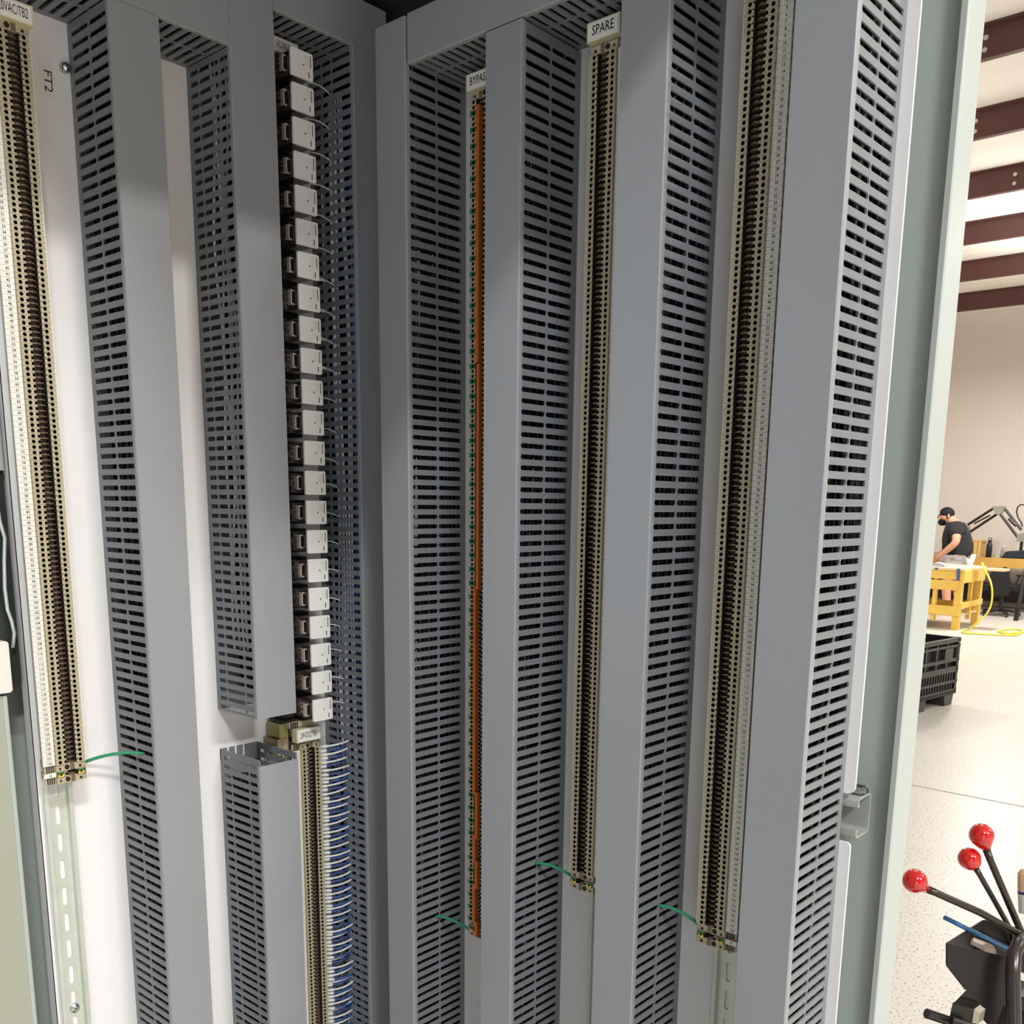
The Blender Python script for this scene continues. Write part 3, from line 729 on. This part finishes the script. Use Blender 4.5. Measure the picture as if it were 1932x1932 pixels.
mb = MB(); mb.box(XT - .02, XT, YR, YL, ztop - .15, ztop - .03); mb.box(XT, XB, YR - .02, YR, ztop - .20, ztop - .03); mb.box(XB, XB + .02, YR, YL, ztop - .15, ztop - .03)
mb.box(XT - .02, XT, YR + .05, YL, ztop - .30, ztop - .17)
mb.build('apron', WOODY, wt, WO)
mb = MB(); mb.box(XT - .02, XT, YR, YL, .20, .33); mb.box(XT, XB, YR - .02, YR, .30, .38); mb.box(XB, XB + .02, YR, YL, .22, .32); mb.build('stretcher', WOODY, wt, WO)
mb = MB(); mb.box(XT + .02, XB - .02, YR + .02, YL - .02, .19, .21); mb.build('shelf', WOODT, wt, WO)
TAPE = mat('blue_tape', '4c5f93', .6)
mb = MB(); mb.box(XT - .0425, XT - .040, YR + .03, YR + .075, ztop - .10, ztop + .001); mb.box(XT - .0225, XT - .020, YR + .03, YR + .075, ztop - .16, ztop - .09)
mb.box(XT - .0425, XT - .040, YR + .32, YR + .37, ztop - .028, ztop - .004); mb.box(XT - .0425, XT - .040, YR + .60, YR + .65, ztop - .028, ztop - .004)
mb.build('tape_strip', TAPE, wt, WO)
mb = MB(); mb.tube([(XT + .1, YR + .42, .185), (XT + .1, YL + .3, .185)], .028, 12)
o = mb.build('pipe', mat('grey_pipe', '9ba0a4', .35, metal=.4), None); o.location = (-.14, 0, -.157)
tag(o, 'grey pipe lying on the floor under the yellow work table', 'pipe')
mb = MB(); q0 = (XT + .15, YR + .38, ztop)
mb.prism([(0, 0), (.20, 0), (.20, .025), (.13, .06), (.07, .05), (0, .03)], lambda p, q, a: (a, YR + .30 + p, ztop + q), XT + .15, XT + .32)
tag(mb.build('glove_pile', mat('grey_cloth', 'aab0be', .9, noise=.15, nscale=30)), 'crumpled grey cloth on the yellow work table', 'cloth')
# yellow air hose ----------------------------------------------------
HOSE = mat('yellow_hose', 'e8d852', .4)
hp = [atX(x, y, XT + .1 + dx) for x, y, dx in ((1853, 1062, .3), (1860, 1078, .1), (1868, 1095, -.15), (1872, 1115, -.2), (1870, 1140, -.2), (1860, 1160, -.2), (1842, 1176, -.2))]
hf = [atZ(x, y, .014) for x, y in ((1826, 1188), (1816, 1191), (1820, 1194), (1850, 1196), (1890, 1198), (1920, 1198), (1928, 1190), (1915, 1187), (1884, 1190), (1900, 1195), (1932, 1193))]
allp = [hp[0]]
for q in hp[1:] + hf: allp.append(q)
sm2 = []
for i in range(len(allp) - 1):
    a = allp[max(0, i - 1)]; b = allp[i]; c = allp[i + 1]; d = allp[min(len(allp) - 1, i + 2)]
    for t_ in (0, .25, .5, .75):
        q = .5 * ((2 * b) + (c - a) * t_ + (2 * a - 5 * b + 4 * c - d) * t_ ** 2 + (-a + 3 * b - 3 * c + d) * t_ ** 3)
        q.z = max(q.z, .0135); sm2.append(q)
sm2.append(allp[-1])
mb = MB(); mb.tube(sm2, .013, 8); tag(mb.build('air_hose', HOSE, None, smooth=True, recalc=False), 'yellow air hose hanging off the work table and coiled on the floor', 'hose')
# long bench at the far wall -------------------------------------------
XBN = 15.95
zb_ = atX(1880, 1053, XBN).z; zt_ = .085
yb0 = atX(1932, 1060, XBN).y - 1.2; yb1 = atX(1822, 1060, XBN).y + 1.5
bn = thing('workbench', 'long honey-coloured wooden workbench against the cream wall', 'workbench', (XBN, yb0, 0)); BO = (XBN, yb0, 0)
mb = MB(); mb.box(XBN, 17.3, yb0, yb1, zb_ - .04, zb_); mb.build('bench_top', mat('worn_bench_top', 'a08f68', .5, noise=.1, nscale=2), bn, BO)
mb = MB(); mb.box(XBN - .03, XBN, yb0, yb1, zb_ - .15, zb_ + .002); mb.build('front_board', WOODB, bn, BO)
for yy in (yb0 + .3, yb1 - .1):
    for xx in (XBN + .05, 17.1):
        mb = MB(); mb.box(xx, xx + .09, yy, yy + .09, 0, zb_ - .04); mb.build('leg', mat('dark_frame', '3b3636', .5), bn, BO)
mb = MB(); mb.box(16.9, 17.3, yb0, yb1, .10, .40); mb.build('lower_shelf_boxes', mat('dark_goods', '2b2828', .6, noise=.3, nscale=3), bn, BO)
# easel-like black stand leg
mb = MB(); p0 = atX(1932, 1078, 15.0); p1 = atZ(1916, 1171, 0); p1v = Vector((p1.x, p1.y, 0))
mb.tube([p1v, Vector((p1.x + .25, p0.y + .02, 1.0))], .035, 6); mb.tube([Vector((p1.x + .5, p1.y - .5, 0)), Vector((p1.x + .25, p0.y - .1, 1.0))], .03, 6)
mb.tube([Vector((p1.x + .1, p1.y - .03, .45)), Vector((p1.x + .4, p1.y - .38, .45))], .02, 6)
tag(mb.build('folding_stand', BLACK), 'black slanted stand leg in front of the workbench at the frame edge', 'stand')
# things on the bench
def on_bench(name, px, w, h, m_, label, cat, lathe=None, x=None):
    c = atX(px, 1053, XBN + .25); mb = MB()
    if lathe: mb.tube([(0, 0, z_ * h) for z_, r_ in lathe], [r_ * w / 2 for z_, r_ in lathe], 14)
    return mb, c
c = atX(1861, 1053, XBN + .1)
bt = thing('water_bottle', 'tall black insulated water bottle on the far bench', 'bottle', (XBN + .2, c.y, zb_))
mb = MB(); mb.tube([(0, 0, 0), (0, 0, .19), (0, 0, .22), (0, 0, .235)], [.045, .045, .038, .028], 16); mb.build('body', mat('black_bottle', '26282a', .3), bt, smooth=True)
mb = MB(); mb.tube([(0, 0, .235), (0, 0, .275)], .028, 14); mb.tube([(0, -.02, .27), (0, -.02, .31), (0, .02, .31), (0, .02, .27)], .007, 6); mb.build('cap', BLACK, bt)
c = atX(1888, 1053, XBN + .1)
bt = thing('plastic_bottle', 'small clear plastic water bottle on the far bench', 'bottle', (XBN + .2, c.y, zb_))
mb = MB(); mb.tube([(0, 0, 0), (0, 0, .02), (0, 0, .13), (0, 0, .165), (0, 0, .18)], [.03, .033, .033, .014, .013], 14)
mb.build('body', mat('clear_plastic', 'e9e6dc', .1, trans=.7), bt, smooth=True)
mb = MB(); mb.tube([(0, 0, .18), (0, 0, .20)], .016, 12); mb.build('cap', MARK, bt)
mb = MB(); mb.tube([(0, 0, .06), (0, 0, .115)], .0345, 14, cap=False); mb.build('label_band', mat('bottle_label', '8a8d97', .5), bt)
c = atX(1833, 1053, XBN + .1)
wb = thing('wooden_crate', 'small slatted wooden box on the far bench behind the person', 'box', (XBN + .25, c.y, zb_))
mb = MB(); mb.box(0, .25, -.085, .085, 0, .24); mb.box(-.01, .26, -.10, .10, .24, .26); mb.build('box_body', WOODB, wb)
for yy in (-.085, -.02, .045):
    mb = MB(); mb.box(-.015, 0, yy, yy + .04, 0, .24); mb.build('slat', mat('pale_slat', 'd8b675', .5), wb)
mb = MB(); c = atX(1925, 1053, XBN + .2)
prof_ = [(.28, 0), (-.35, 0), (-.35, .11), (-.1, .145), (.08, .115), (.2, .11)]
mb.prism(prof_, lambda p, q, a: (a, c.y + p, zb_ + q), XBN + .12, XBN + .5)
o = mb.build('tool_bag', mat('navy_black_fabric', '23262e', .8, noise=.2, nscale=20)); bv = o.modifiers.new('b', 'BEVEL'); bv.width = .02; bv.segments = 2
tag(o, 'low dark navy fabric bag on the far bench at the frame edge', 'bag')
mb = MB(); c = atX(1879, 1053, XBN + .1); mb.box(XBN + .25, XBN + .35, c.y - .05, c.y + .05, zb_, zb_ + .04)
tag(mb.build('small_box', mat('beige_card', 'cbbf9d', .7)), 'tiny beige box beside the clear bottle on the bench', 'box')
# articulated lamp / monitor arms
XA = XBN + .75
def armp(x, y): return atX(x, y, XA)
ar = thing('articulated_arm', 'black articulated spring arm with grey joints over the bench', 'monitor arm', (XA, armp(1926, 1020).y, zb_)); AO = (XA, armp(1926, 1020).y, zb_)
ARM = mat('black_arm_tube', '26221f', .4); JNT = mat('grey_arm_joint', '9c9a8a', .4)
for (a, b) in (((1826, 990), (1876, 958)), ((1831, 1003), (1881, 970))):
    mb = MB(); mb.tube([armp(*a), armp(*b)], .022, 8); mb.build('lower_arm_bar', ARM, ar, AO)
for (a, b) in (((1896, 960), (1927, 1000)), ((1888, 971), (1922, 1016))):
    mb = MB(); mb.tube([armp(*a), armp(*b)], .022, 8); mb.build('upper_arm_bar', ARM, ar, AO)
mb = MB(); mb.tube([armp(1838, 988), armp(1868, 972)], .014, 6); mb.tube([armp(1904, 978), armp(1918, 992)], .03, 8); mb.build('spring', ARM, ar, AO)
def jb(pl, nm):
    mb = MB(); P_ = [armp(*q) for q in pl]
    mb.prism([(p.y, p.z) for p in P_], lambda p, q, a: (a, p, q), XA - .04, XA + .04); mb.build(nm, JNT, ar, AO)
jb([(1873, 955), (1897, 955), (1894, 965), (1885, 972), (1878, 969)], 'elbow_joint')
jb([(1821, 993), (1829, 992), (1831, 1008), (1826, 1010), (1821, 1002)], 'end_joint')
jb([(1920, 1008), (1934, 1005), (1936, 1022), (1919, 1022)], 'base_joint')
mb = MB(); bp_ = armp(1928, 1020); mb.tube([(XA, bp_.y, zb_), bp_], .025, 10); mb.box(XA - .06, XA + .06, bp_.y - .06, bp_.y + .06, zb_, zb_ + .02); mb.build('base_post', ARM, ar, AO)
mb = MB(); mb.tube([armp(x, y) for x, y in ((1936, 953), (1926, 952), (1920, 957), (1918, 966), (1921, 977), (1927, 986), (1929, 994))], .012, 6); mb.build('cable_loop', ARM, ar, AO)
# office chair
c = atZ(1884, 1165, 0)
XCH = 15.36; cy_ = atX(1884, 1100, XCH).y
ch = thing('office_chair', 'black office chair with rounded back under the bench edge', 'chair', (XCH, cy_, 0))
def chp(x, y): p = atX(x, y, XCH); return (p.y - cy_, p.z)
pl = [chp(*q) for q in ((1868, 1086), (1872, 1077), (1888, 1074), (1896, 1069), (1904, 1073), (1906, 1095), (1904, 1124), (1876, 1127), (1872, 1110))]
mb = MB(); mb.prism(pl, lambda p, q, a: (a, p, q), -.05, .03); o = mb.build('backrest', mat('black_chair_fabric', '171616', .8), ch)
bv = o.modifiers.new('b', 'BEVEL'); bv.width = .02; bv.segments = 2
mb = MB(); mb.box(.03, .50, -.24, .24, .40, .48); mb.build('seat', MATS['black_chair_fabric'], ch)
mb = MB(); mb.tube([(.25, 0, .06), (.25, 0, .42)], .03, 10); mb.build('gas_column', BLACK, ch)
for k_ in range(5):
    a = k_ * 2 * PI / 5; mb = MB(); mb.tube([(.25, 0, .09), (.25 + .28 * math.cos(a), .28 * math.sin(a), .06)], .02, 6); mb.tube([(.25 + .28 * math.cos(a), .28 * math.sin(a) - .01, .028), (.25 + .28 * math.cos(a), .28 * math.sin(a) + .02, .028)], .028, 10)
    mb.build('leg', BLACK, ch)
ay = chp(1914, 1097)
mb = MB(); mb.tube([(.02, -.22, .42), (.06, -.27, .64)], .015, 6); mb.box(.0, .25, -.30, -.24, .64, .67); mb.build('armrest', BLACK, ch)
mb = MB(); mb.tube([(.02, .22, .42), (.06, .27, .64)], .015, 6); mb.box(.0, .25, .24, .30, .64, .67); mb.build('armrest', BLACK, ch)

# ---------------------------------------------------------------- person
XPn = 15.25
def pp(x, y, dx=0): return atX(x, y, XPn + dx)
def skin(name, m_, verts, edges, rad, parent=None, sub=2, root=0):
    me = bpy.data.meshes.new(name); me.from_pydata([tuple(v) for v in verts], edges, [])
    o = bpy.data.objects.new(name, me); C.objects.link(o)
    sk = o.modifiers.new('s', 'SKIN'); sk.use_smooth_shade = True
    sv = me.skin_vertices[0].data
    for i, r_ in enumerate(rad):
        sv[i].radius = r_ if isinstance(r_, tuple) else (r_, r_)
        sv[i].use_root = (i == root)
    ss = o.modifiers.new('u', 'SUBSURF'); ss.levels = sub; ss.render_levels = sub
    bpy.context.view_layer.update()
    me2 = bpy.data.meshes.new_from_object(o.evaluated_get(bpy.context.evaluated_depsgraph_get()))
    bpy.data.objects.remove(o)
    me2.name = name; me2.materials.clear(); me2.materials.append(m_)
    me2.polygons.foreach_set('use_smooth', [True] * len(me2.polygons))
    o = bpy.data.objects.new(name, me2); C.objects.link(o)
    if parent: o.parent = parent; o.matrix_parent_inverse = Matrix.Translation(-Vector(parent.location))
    return o
SKIN = mat('skin', 'd9a083', .55, noise=.04, nscale=8); SHIRT = mat('black_tshirt', '2b2a2d', .9, noise=.1, nscale=6)
HAIR = mat('black_hair', '0f0d0d', .8, bump=.6, nscale=120); SHORTS = mat('light_shorts', 'dcd9dc', .85)
hipc = pp(1806, 1062); fl_y = hipc.y
hip = Vector((XPn, fl_y, .93)); SC = 1.0
ws = pp(1808, 1035); chest = pp(1803, 1008); neck = pp(1800, 985); headb = pp(1791, 979); headc = pp(1784, 974)
pr_ = thing('person', 'person in a black t-shirt and light shorts bending over the yellow work table', 'person', (XPn, fl_y, 0))
shL = pp(1805, 996, -.22); shR = pp(1803, 996, .22); elL = pp(1804, 1024, -.30); wrL = pp(1773, 1049, -.27); haL = pp(1766, 1055, -.24)
elR = pp(1800, 1024, .30); wrR = pp(1772, 1048, .22); haR = pp(1766, 1054, .2)
knL = Vector((XPn - .12, fl_y + .10, .50)); knR = Vector((XPn + .12, fl_y + .02, .50)); anL = Vector((XPn - .12, fl_y + .05, .09)); anR = Vector((XPn + .13, fl_y - .06, .09))
toL = anL + Vector((-.01, .20, -.05)); toR = anR + Vector((.01, .20, -.05))
V_ = [hip, ws, chest, neck, headb, headc, shL, elL, wrL, haL, shR, elR, wrR, haR, hip + Vector((-.11, 0, -.06)), knL, anL, toL, hip + Vector((.11, 0, -.06)), knR, anR, toR, headc + Vector((0, .01, .06))]
E_ = [(0, 1), (1, 2), (2, 3), (3, 4), (4, 5), (2, 6), (6, 7), (7, 8), (8, 9), (2, 10), (10, 11), (11, 12), (12, 13), (0, 14), (14, 15), (15, 16), (16, 17), (0, 18), (18, 19), (19, 20), (20, 21), (5, 22)]
R_ = [.17, .19, .17, .078, .088, .104, .088, .064, .042, .045, .085, .062, .042, .045, .12, .085, .055, .045, .12, .085, .055, .045, .085]
skin('body', SKIN, V_, E_, R_, pr_)
mid = lambda a, b, t_: a * (1 - t_) + b * t_
V2 = [hip + Vector((0, 0, -.06)), ws, chest, mid(chest, neck, .75), shL, mid(shL, elL, .72), shR, mid(shR, elR, .72)]
skin('tshirt', SHIRT, V2, [(0, 1), (1, 2), (2, 3), (2, 4), (4, 5), (2, 6), (6, 7)], [.235, .25, .235, .12, .135, .105, .135, .105], pr_)
V3 = [hip + Vector((0, 0, -.0)), hip + Vector((-.11, 0, -.10)), mid(hip + Vector((-.11, 0, -.06)), knL, .75), hip + Vector((.11, 0, -.10)), mid(hip + Vector((.11, 0, -.06)), knR, .75)]
skin('shorts', SHORTS, V3, [(0, 1), (1, 2), (0, 3), (3, 4)], [.195, .15, .125, .15, .125], pr_)
def ell(c, r, tilt=0.0, nu=18, nv=12, lump=0.0):
    mb = MB(); vs = [(0, 0, 1)]
    for j in range(1, nv):
        for i in range(nu):
            a, t_ = 2 * PI * i / nu, PI * j / nv
            k_ = 1 + lump * math.sin(3 * a + 2 * t_ * 3)
            vs.append((math.sin(t_) * math.cos(a) * k_, math.sin(t_) * math.sin(a) * k_, math.cos(t_)))
    vs.append((0, 0, -1)); fs = [(0, 1 + i, 1 + (i + 1) % nu) for i in range(nu)]
    for j in range(nv - 2):
        for i in range(nu): fs.append((1 + j * nu + i, 1 + (j + 1) * nu + i, 1 + (j + 1) * nu + (i + 1) % nu, 1 + j * nu + (i + 1) % nu))
    e0 = len(vs) - 1; fs += [(e0, 1 + (nv - 2) * nu + (i + 1) % nu, 1 + (nv - 2) * nu + i) for i in range(nu)]
    R_x = Matrix.Rotation(tilt, 3, 'X')
    mb.add([Vector(c) + R_x @ Vector((v[0] * r[0], v[1] * r[1], v[2] * r[2])) for v in vs], fs)
    return mb
PO = tuple(pr_.location)
hm = ell(headc + Vector((0, -.022, .045)), (.098, .112, .098), .25, lump=.02)
hm.merge(ell(headc + Vector((0, -.05, -.01)), (.088, .075, .085), .2))
hm.build('hair', HAIR, pr_, PO, smooth=True)
bm2 = ell(headc + Vector((0, .028, -.085)), (.076, .078, .062), -.3, lump=.02)
bm2.merge(ell(headc + Vector((0, .0, -.07)), (.088, .050, .05), .6))
bm2.build('beard', HAIR, pr_, PO, smooth=True)
mb = MB(); e_ = pp(1773, 972, -.035); mb.tube([e_, e_ + Vector((0, .012, 0))], .011, 8); e_ = pp(1773, 972, .035); mb.tube([e_, e_ + Vector((0, .012, 0))], .011, 8)
mb.build('eyes', HAIR, pr_, tuple(pr_.location))
n0 = pp(1772, 975); mb = MB(); mb.tube([n0 + Vector((0, 0, .03)), n0 + Vector((0, .03, -.01)), n0 + Vector((0, .0, -.02))], [.010, .018, .01], 8); mb.build('nose', SKIN, pr_, tuple(pr_.location), smooth=True)
n0 = pp(1789, 974, -.11); mb = MB(); mb.tube([n0 + Vector((.02, 0, .03)), n0 + Vector((0, -.005, 0)), n0 + Vector((.02, 0, -.03))], [.012, .02, .012], 8); mb.build('ear', SKIN, pr_, tuple(pr_.location), smooth=True)
for hc, wc in ((haL, wrL), (haR, wrR)):
    d = (hc - wc).normalized(); side = Vector((1, 0, 0))
    for k_ in range(4):
        b0_ = hc + side * (-.03 + .02 * k_); ln = (.075, .085, .08, .062)[k_]
        mb = MB(); mb.tube([b0_, b0_ + d * ln * .5, b0_ + d * ln * .8 + Vector((0, 0, -.02)), b0_ + d * ln * .9 + Vector((0, 0, -.035))], [.010, .0095, .009, .007], 7)
        mb.build('finger', SKIN, pr_, tuple(pr_.location), smooth=True)
    mb = MB(); b0_ = mid(wc, hc, .5) + side * .03; mb.tube([b0_, b0_ + d * .03 + side * .025, b0_ + d * .06 + side * .02], [.012, .011, .008], 7); mb.build('thumb', SKIN, pr_, tuple(pr_.location), smooth=True)
for an, to in ((anL, toL), (anR, toR)):
    mb = MB(); mb.tube([an + Vector((0, -.07, -.045)), an + Vector((0, .05, -.045)), to + Vector((0, .04, -.0))], [.045, .048, .035], 10); mb.build('shoe', mat('white_shoe', 'e3dfd8', .6), pr_, tuple(pr_.location), smooth=True)

# ---------------------------------------------------------------- black folding crate on the floor
c0 = atZ(1738, 1346, 0); c1 = atZ(1801, 1329, 0)
c0 = Vector((c0.x, c0.y, 0)); ang = math.atan2(c1.y - c0.y, c1.x - c0.x)
Lx = (Vector((c1.x, c1.y, 0)) - c0).length
ext = .55                                            # hidden part behind the post
hcr = (atX(1745, 1213, c0.x).z)
cr = thing('bulk_crate', 'black ribbed plastic folding crate standing on the shop floor', 'crate', tuple(c1 - Vector((0, 0, c1.z))), 0)
cr.rotation_euler = (0, 0, ang)
# local: x from the hidden far end (-) to the visible corner (0), y away (depth)
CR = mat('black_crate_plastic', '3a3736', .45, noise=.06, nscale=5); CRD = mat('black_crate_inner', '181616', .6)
L0 = -(Lx + ext); D = 1.0
def panel(mb, x0, x1, y, dirn, ln):
    pass
mb = MB()
for (a, b, ax) in ((L0, 0, 'x'), (0, D, 'y')):
    def bx(u0, u1, d0, d1, z0, z1, mi=0):
        if ax == 'x': mb.box(u0, u1, d0, d1, z0, z1, mi)
        else: mb.box(-d1, -d0, u0, u1, z0, z1, mi)
    bx(a, b, .035, .05, .12, hcr, 1)
    for z0, z1 in ((hcr - .035, hcr), (hcr - .075, hcr - .055), (hcr * .66, hcr * .66 + .028), (hcr * .50, hcr * .50 + .040), (hcr * .345, hcr * .345 + .022), (.12, .145)): bx(a, b, 0, .05, z0, z1)
    nrib = int((b - a) / .045)
    for k_ in range(nrib + 1):
        u = a + (b - a) * k_ / nrib - (.012 if k_ == nrib else 0)
        bx(u, u + .012, .006, .05, .13, hcr * .50)
        if k_ % 4 == 0: bx(u, u + .020, .004, .05, hcr * .5, hcr - .04)
    bx(a, b, .0, .05, hcr * .57, hcr * .585)
for (u, v_) in ((-.26, 0), (-.06, 0)): mb.box(u, u + .14 if u < -.2 else 0, .002, .04, hcr * .70, hcr * .86)
mb.build('side_wall', [CR, CRD], cr)
mb = MB(); mb.box(L0, L0 + .05, 0, D, .12, hcr); mb.box(L0, 0, D - .05, D, .12, hcr); mb.build('rear_wall', CRD, cr)
mb = MB(); mb.box(L0, 0, 0, D, .10, .13); mb.build('floor_plate', CRD, cr)
for u in (L0, (L0 - .17) / 2, -.17):
    mb = MB(); mb.prism([(u, .10), (u + .17, .10), (u + .15, 0), (u + .02, 0)], lambda p, q, a: (p, a, q), .02, D - .02); mb.build('skid', CR, cr)

# ---------------------------------------------------------------- black tool caddy with red-ended levers, foreground right
DP = 1.9
def dp(x, y, d=0.0): return CAM_C + _ray(x, y) * (DP + d)
tc = thing('tool_stand', 'black steel tool stand with an open tray and thick bent tube handle', 'tool stand', (1.08, -.80, 0)); TO = (1.08, -.80, 0)
_t0 = dp(1787, 1780); back = atZ(1856, 1736, _t0.z) - _t0
fl_ = [dp(*q) for q in ((1787, 1780), (1899, 1806), (1899, 1900), (1823, 1867), (1787, 1821))]
mb = MB()
def slab(mb, pts, off, mi=0):
    n = len(pts); vs = pts + [p + off for p in pts]
    mb.add(vs, [tuple(range(n))[::-1], tuple(range(n, 2 * n))] + [(i, (i + 1) % n, n + (i + 1) % n, n + i) for i in range(n)], mi)
slab(mb, fl_, back.normalized() * .003)
bk = [p + back for p in fl_]; slab(mb, bk, back.normalized() * .003)
for i in (1, 3, 4):                       # side and sloping bottom sheets
    a, b = fl_[i], fl_[(i + 1) % 5]
    if i == 1: continue
    nrm = (b - a).cross(back).normalized() * .003
    mb.add([a, b, b + back, a + back, a + nrm, b + nrm, b + back + nrm, a + back + nrm], [(0,3,2,1),(4,5,6,7),(0,1,5,4),(1,2,6,5),(2,3,7,6),(3,0,4,7)])
mb.build('tray', BLACK, tc, TO)
mb = MB(); mb.tube([dp(1936, 1768, .02), dp(1922, 1780, -.01), dp(1913, 1800, -.03), dp(1911, 1840, -.04), dp(1913, 1932, -.05), dp(1915, 1990, -.05)], .0135, 14)
bt_ = dp(1915, 1990, -.05); mb.tube([bt_, Vector((bt_.x, bt_.y, .03))], .0135, 12)
mb.build('tube_handle', mat('gunmetal_tube', '4d4645', .25, metal=.6), tc, TO, smooth=True)
mb = MB(); col = dp(1905, 1960, .06); mb.box(col.x - .03, col.x + .03, col.y - .03, col.y + .03, .02, fl_[2].z - .01)
mb.box(col.x - .28, col.x + .28, col.y - .28, col.y + .28, 0, .025); mb.build('pedestal', BLACK, tc, TO)
mb = MB()
q1 = [dp(*q) for q in ((1823, 1868), (1801, 1891), (1836, 1902), (1862, 1932), (1880, 1932), (1893, 1897))]
slab(mb, q1, back * .8)
mb.build('lower_bracket', BLACK, tc, TO)
mb = MB(); mb.tube([dp(1748, 1912, -.03), dp(1796, 1928, -.02)], .0095, 14); mb.build('cross_pin', BLACK, tc, TO, smooth=False)
mb = MB(); slab(mb, [dp(*q, -.03) for q in ((1797, 1893), (1836, 1903), (1829, 1945), (1786, 1945))], back * .2); slab(mb, [dp(*q, -.028) for q in ((1838, 1904), (1849, 1912), (1845, 1932), (1834, 1930))], back * .15, 1)
mb.tube([dp(1795, 1925, -.045), dp(1828, 1935, -.045)], .009, 12)
mb.build('clamp_block', [BLACK, mat('bare_steel', 'a9a496', .35, metal=.6)], tc, TO)
def lever(kx, ky, pts, r, label, kd=0.0, kr=.0235):
    ball = dp(kx, ky, kd); P_ = [dp(x, y, d) for x, y, d in pts]
    t = thing('hand_lever', label, 'lever', tuple(P_[-1]), 0, 'red-knobbed levers'); O_ = tuple(P_[-1])
    ax = (P_[0] - ball).normalized(); L_ = (P_[0] - ball).length
    mb = MB(); prof_ = []
    for k_ in range(12):
        a = PI * k_ / 13 ; prof_.append((-math.cos(a) * kr, math.sin(a) * kr))
    prof_ = [q for q in prof_ if q[0] < kr * .45] + [(kr * .85, kr * .62), (max(L_, kr * 1.05), r * 1.25)]
    mb.tube([ball + ax * s_ for s_, _ in prof_], [max(q, .001) for _, q in prof_], 20)
    mb.build('knob', RED, t, O_, smooth=True)
    mb = MB(); mb.tube(P_, [r * 1.15] + [r] * (len(P_) - 1), 12); mb.build('rod', STEEL, t, O_, smooth=True)
lever(1852, 1576, [(1861, 1602, 0), (1868, 1622, 0), (1905, 1708, .03), (1932, 1770, .06), (1940, 1800, .08)], .0068, 'upper red-knobbed steel lever, highest of the three', 0)
lever(1829, 1620, [(1841, 1638, 0), (1848, 1650, 0), (1880, 1706, .05), (1906, 1752, .09), (1915, 1790, .10)], .0052, 'middle red-knobbed lever with a bent black rod', .01, .0220)
lever(1726, 1662, [(1748, 1677, -.02), (1765, 1684, -.02), (1850, 1722, 0), (1932, 1768, .02), (1945, 1778, .03)], .0072, 'lowest red-knobbed lever reaching farthest left', -.03, .0235)
mb = MB(); mb.tube([dp(1782, 1731, .05), dp(1850, 1765, .06), dp(1925, 1800, .08)], .0048, 10)
tag(mb.build('blue_rod', mat('blue_rod_paint', '4f7fb5', .3, metal=.4), None, smooth=True), 'thin blue metal rod sticking out of the black tray', 'rod')
mb = MB(); mb.tube([dp(1812, 1785, .08), dp(1820, 1768, .08), dp(1840, 1765, .08), dp(1870, 1780, .08), dp(1905, 1797, .09)], .006, 10)
tag(mb.build('curved_grip', mat('black_grip', '3b3836', .4), None, smooth=True), 'dark curved grip lying in the black tray', 'tool')
mb = MB(); slab(mb, [dp(*q, .05) for q in ((1831, 1781), (1836, 1776), (1872, 1790), (1880, 1801), (1862, 1797))], Vector((.006, .002, .006)))
tag(mb.build('steel_blade_tool', mat('worn_steel', 'a8988c', .4, metal=.5)), 'small worn steel tool in the black tray', 'tool')
gb = thing('glue_bottle', 'white bottle with tan top and blue stripe at the right frame edge', 'bottle', tuple(dp(1940, 1722, .1)))
GO = tuple(gb.location)
a, b = dp(1940, 1722, .1), dp(1936, 1640, .1)
ax = (b - a); 
mb = MB(); mb.tube([a, a + ax * .44], .018, 16); mb.build('bottle_body', MARK, gb, GO, smooth=False)
mb = MB(); mb.tube([a + ax * .44, a + ax * .50], .0182, 16); mb.build('blue_stripe', mat('navy_stripe', '23307a', .5), gb, GO)
mb = MB(); mb.tube([a + ax * .50, a + ax * .9, a + ax], [.018, .0165, .010], 16); mb.build('tan_top', mat('tan_plastic', 'e0bb94', .5), gb, GO)
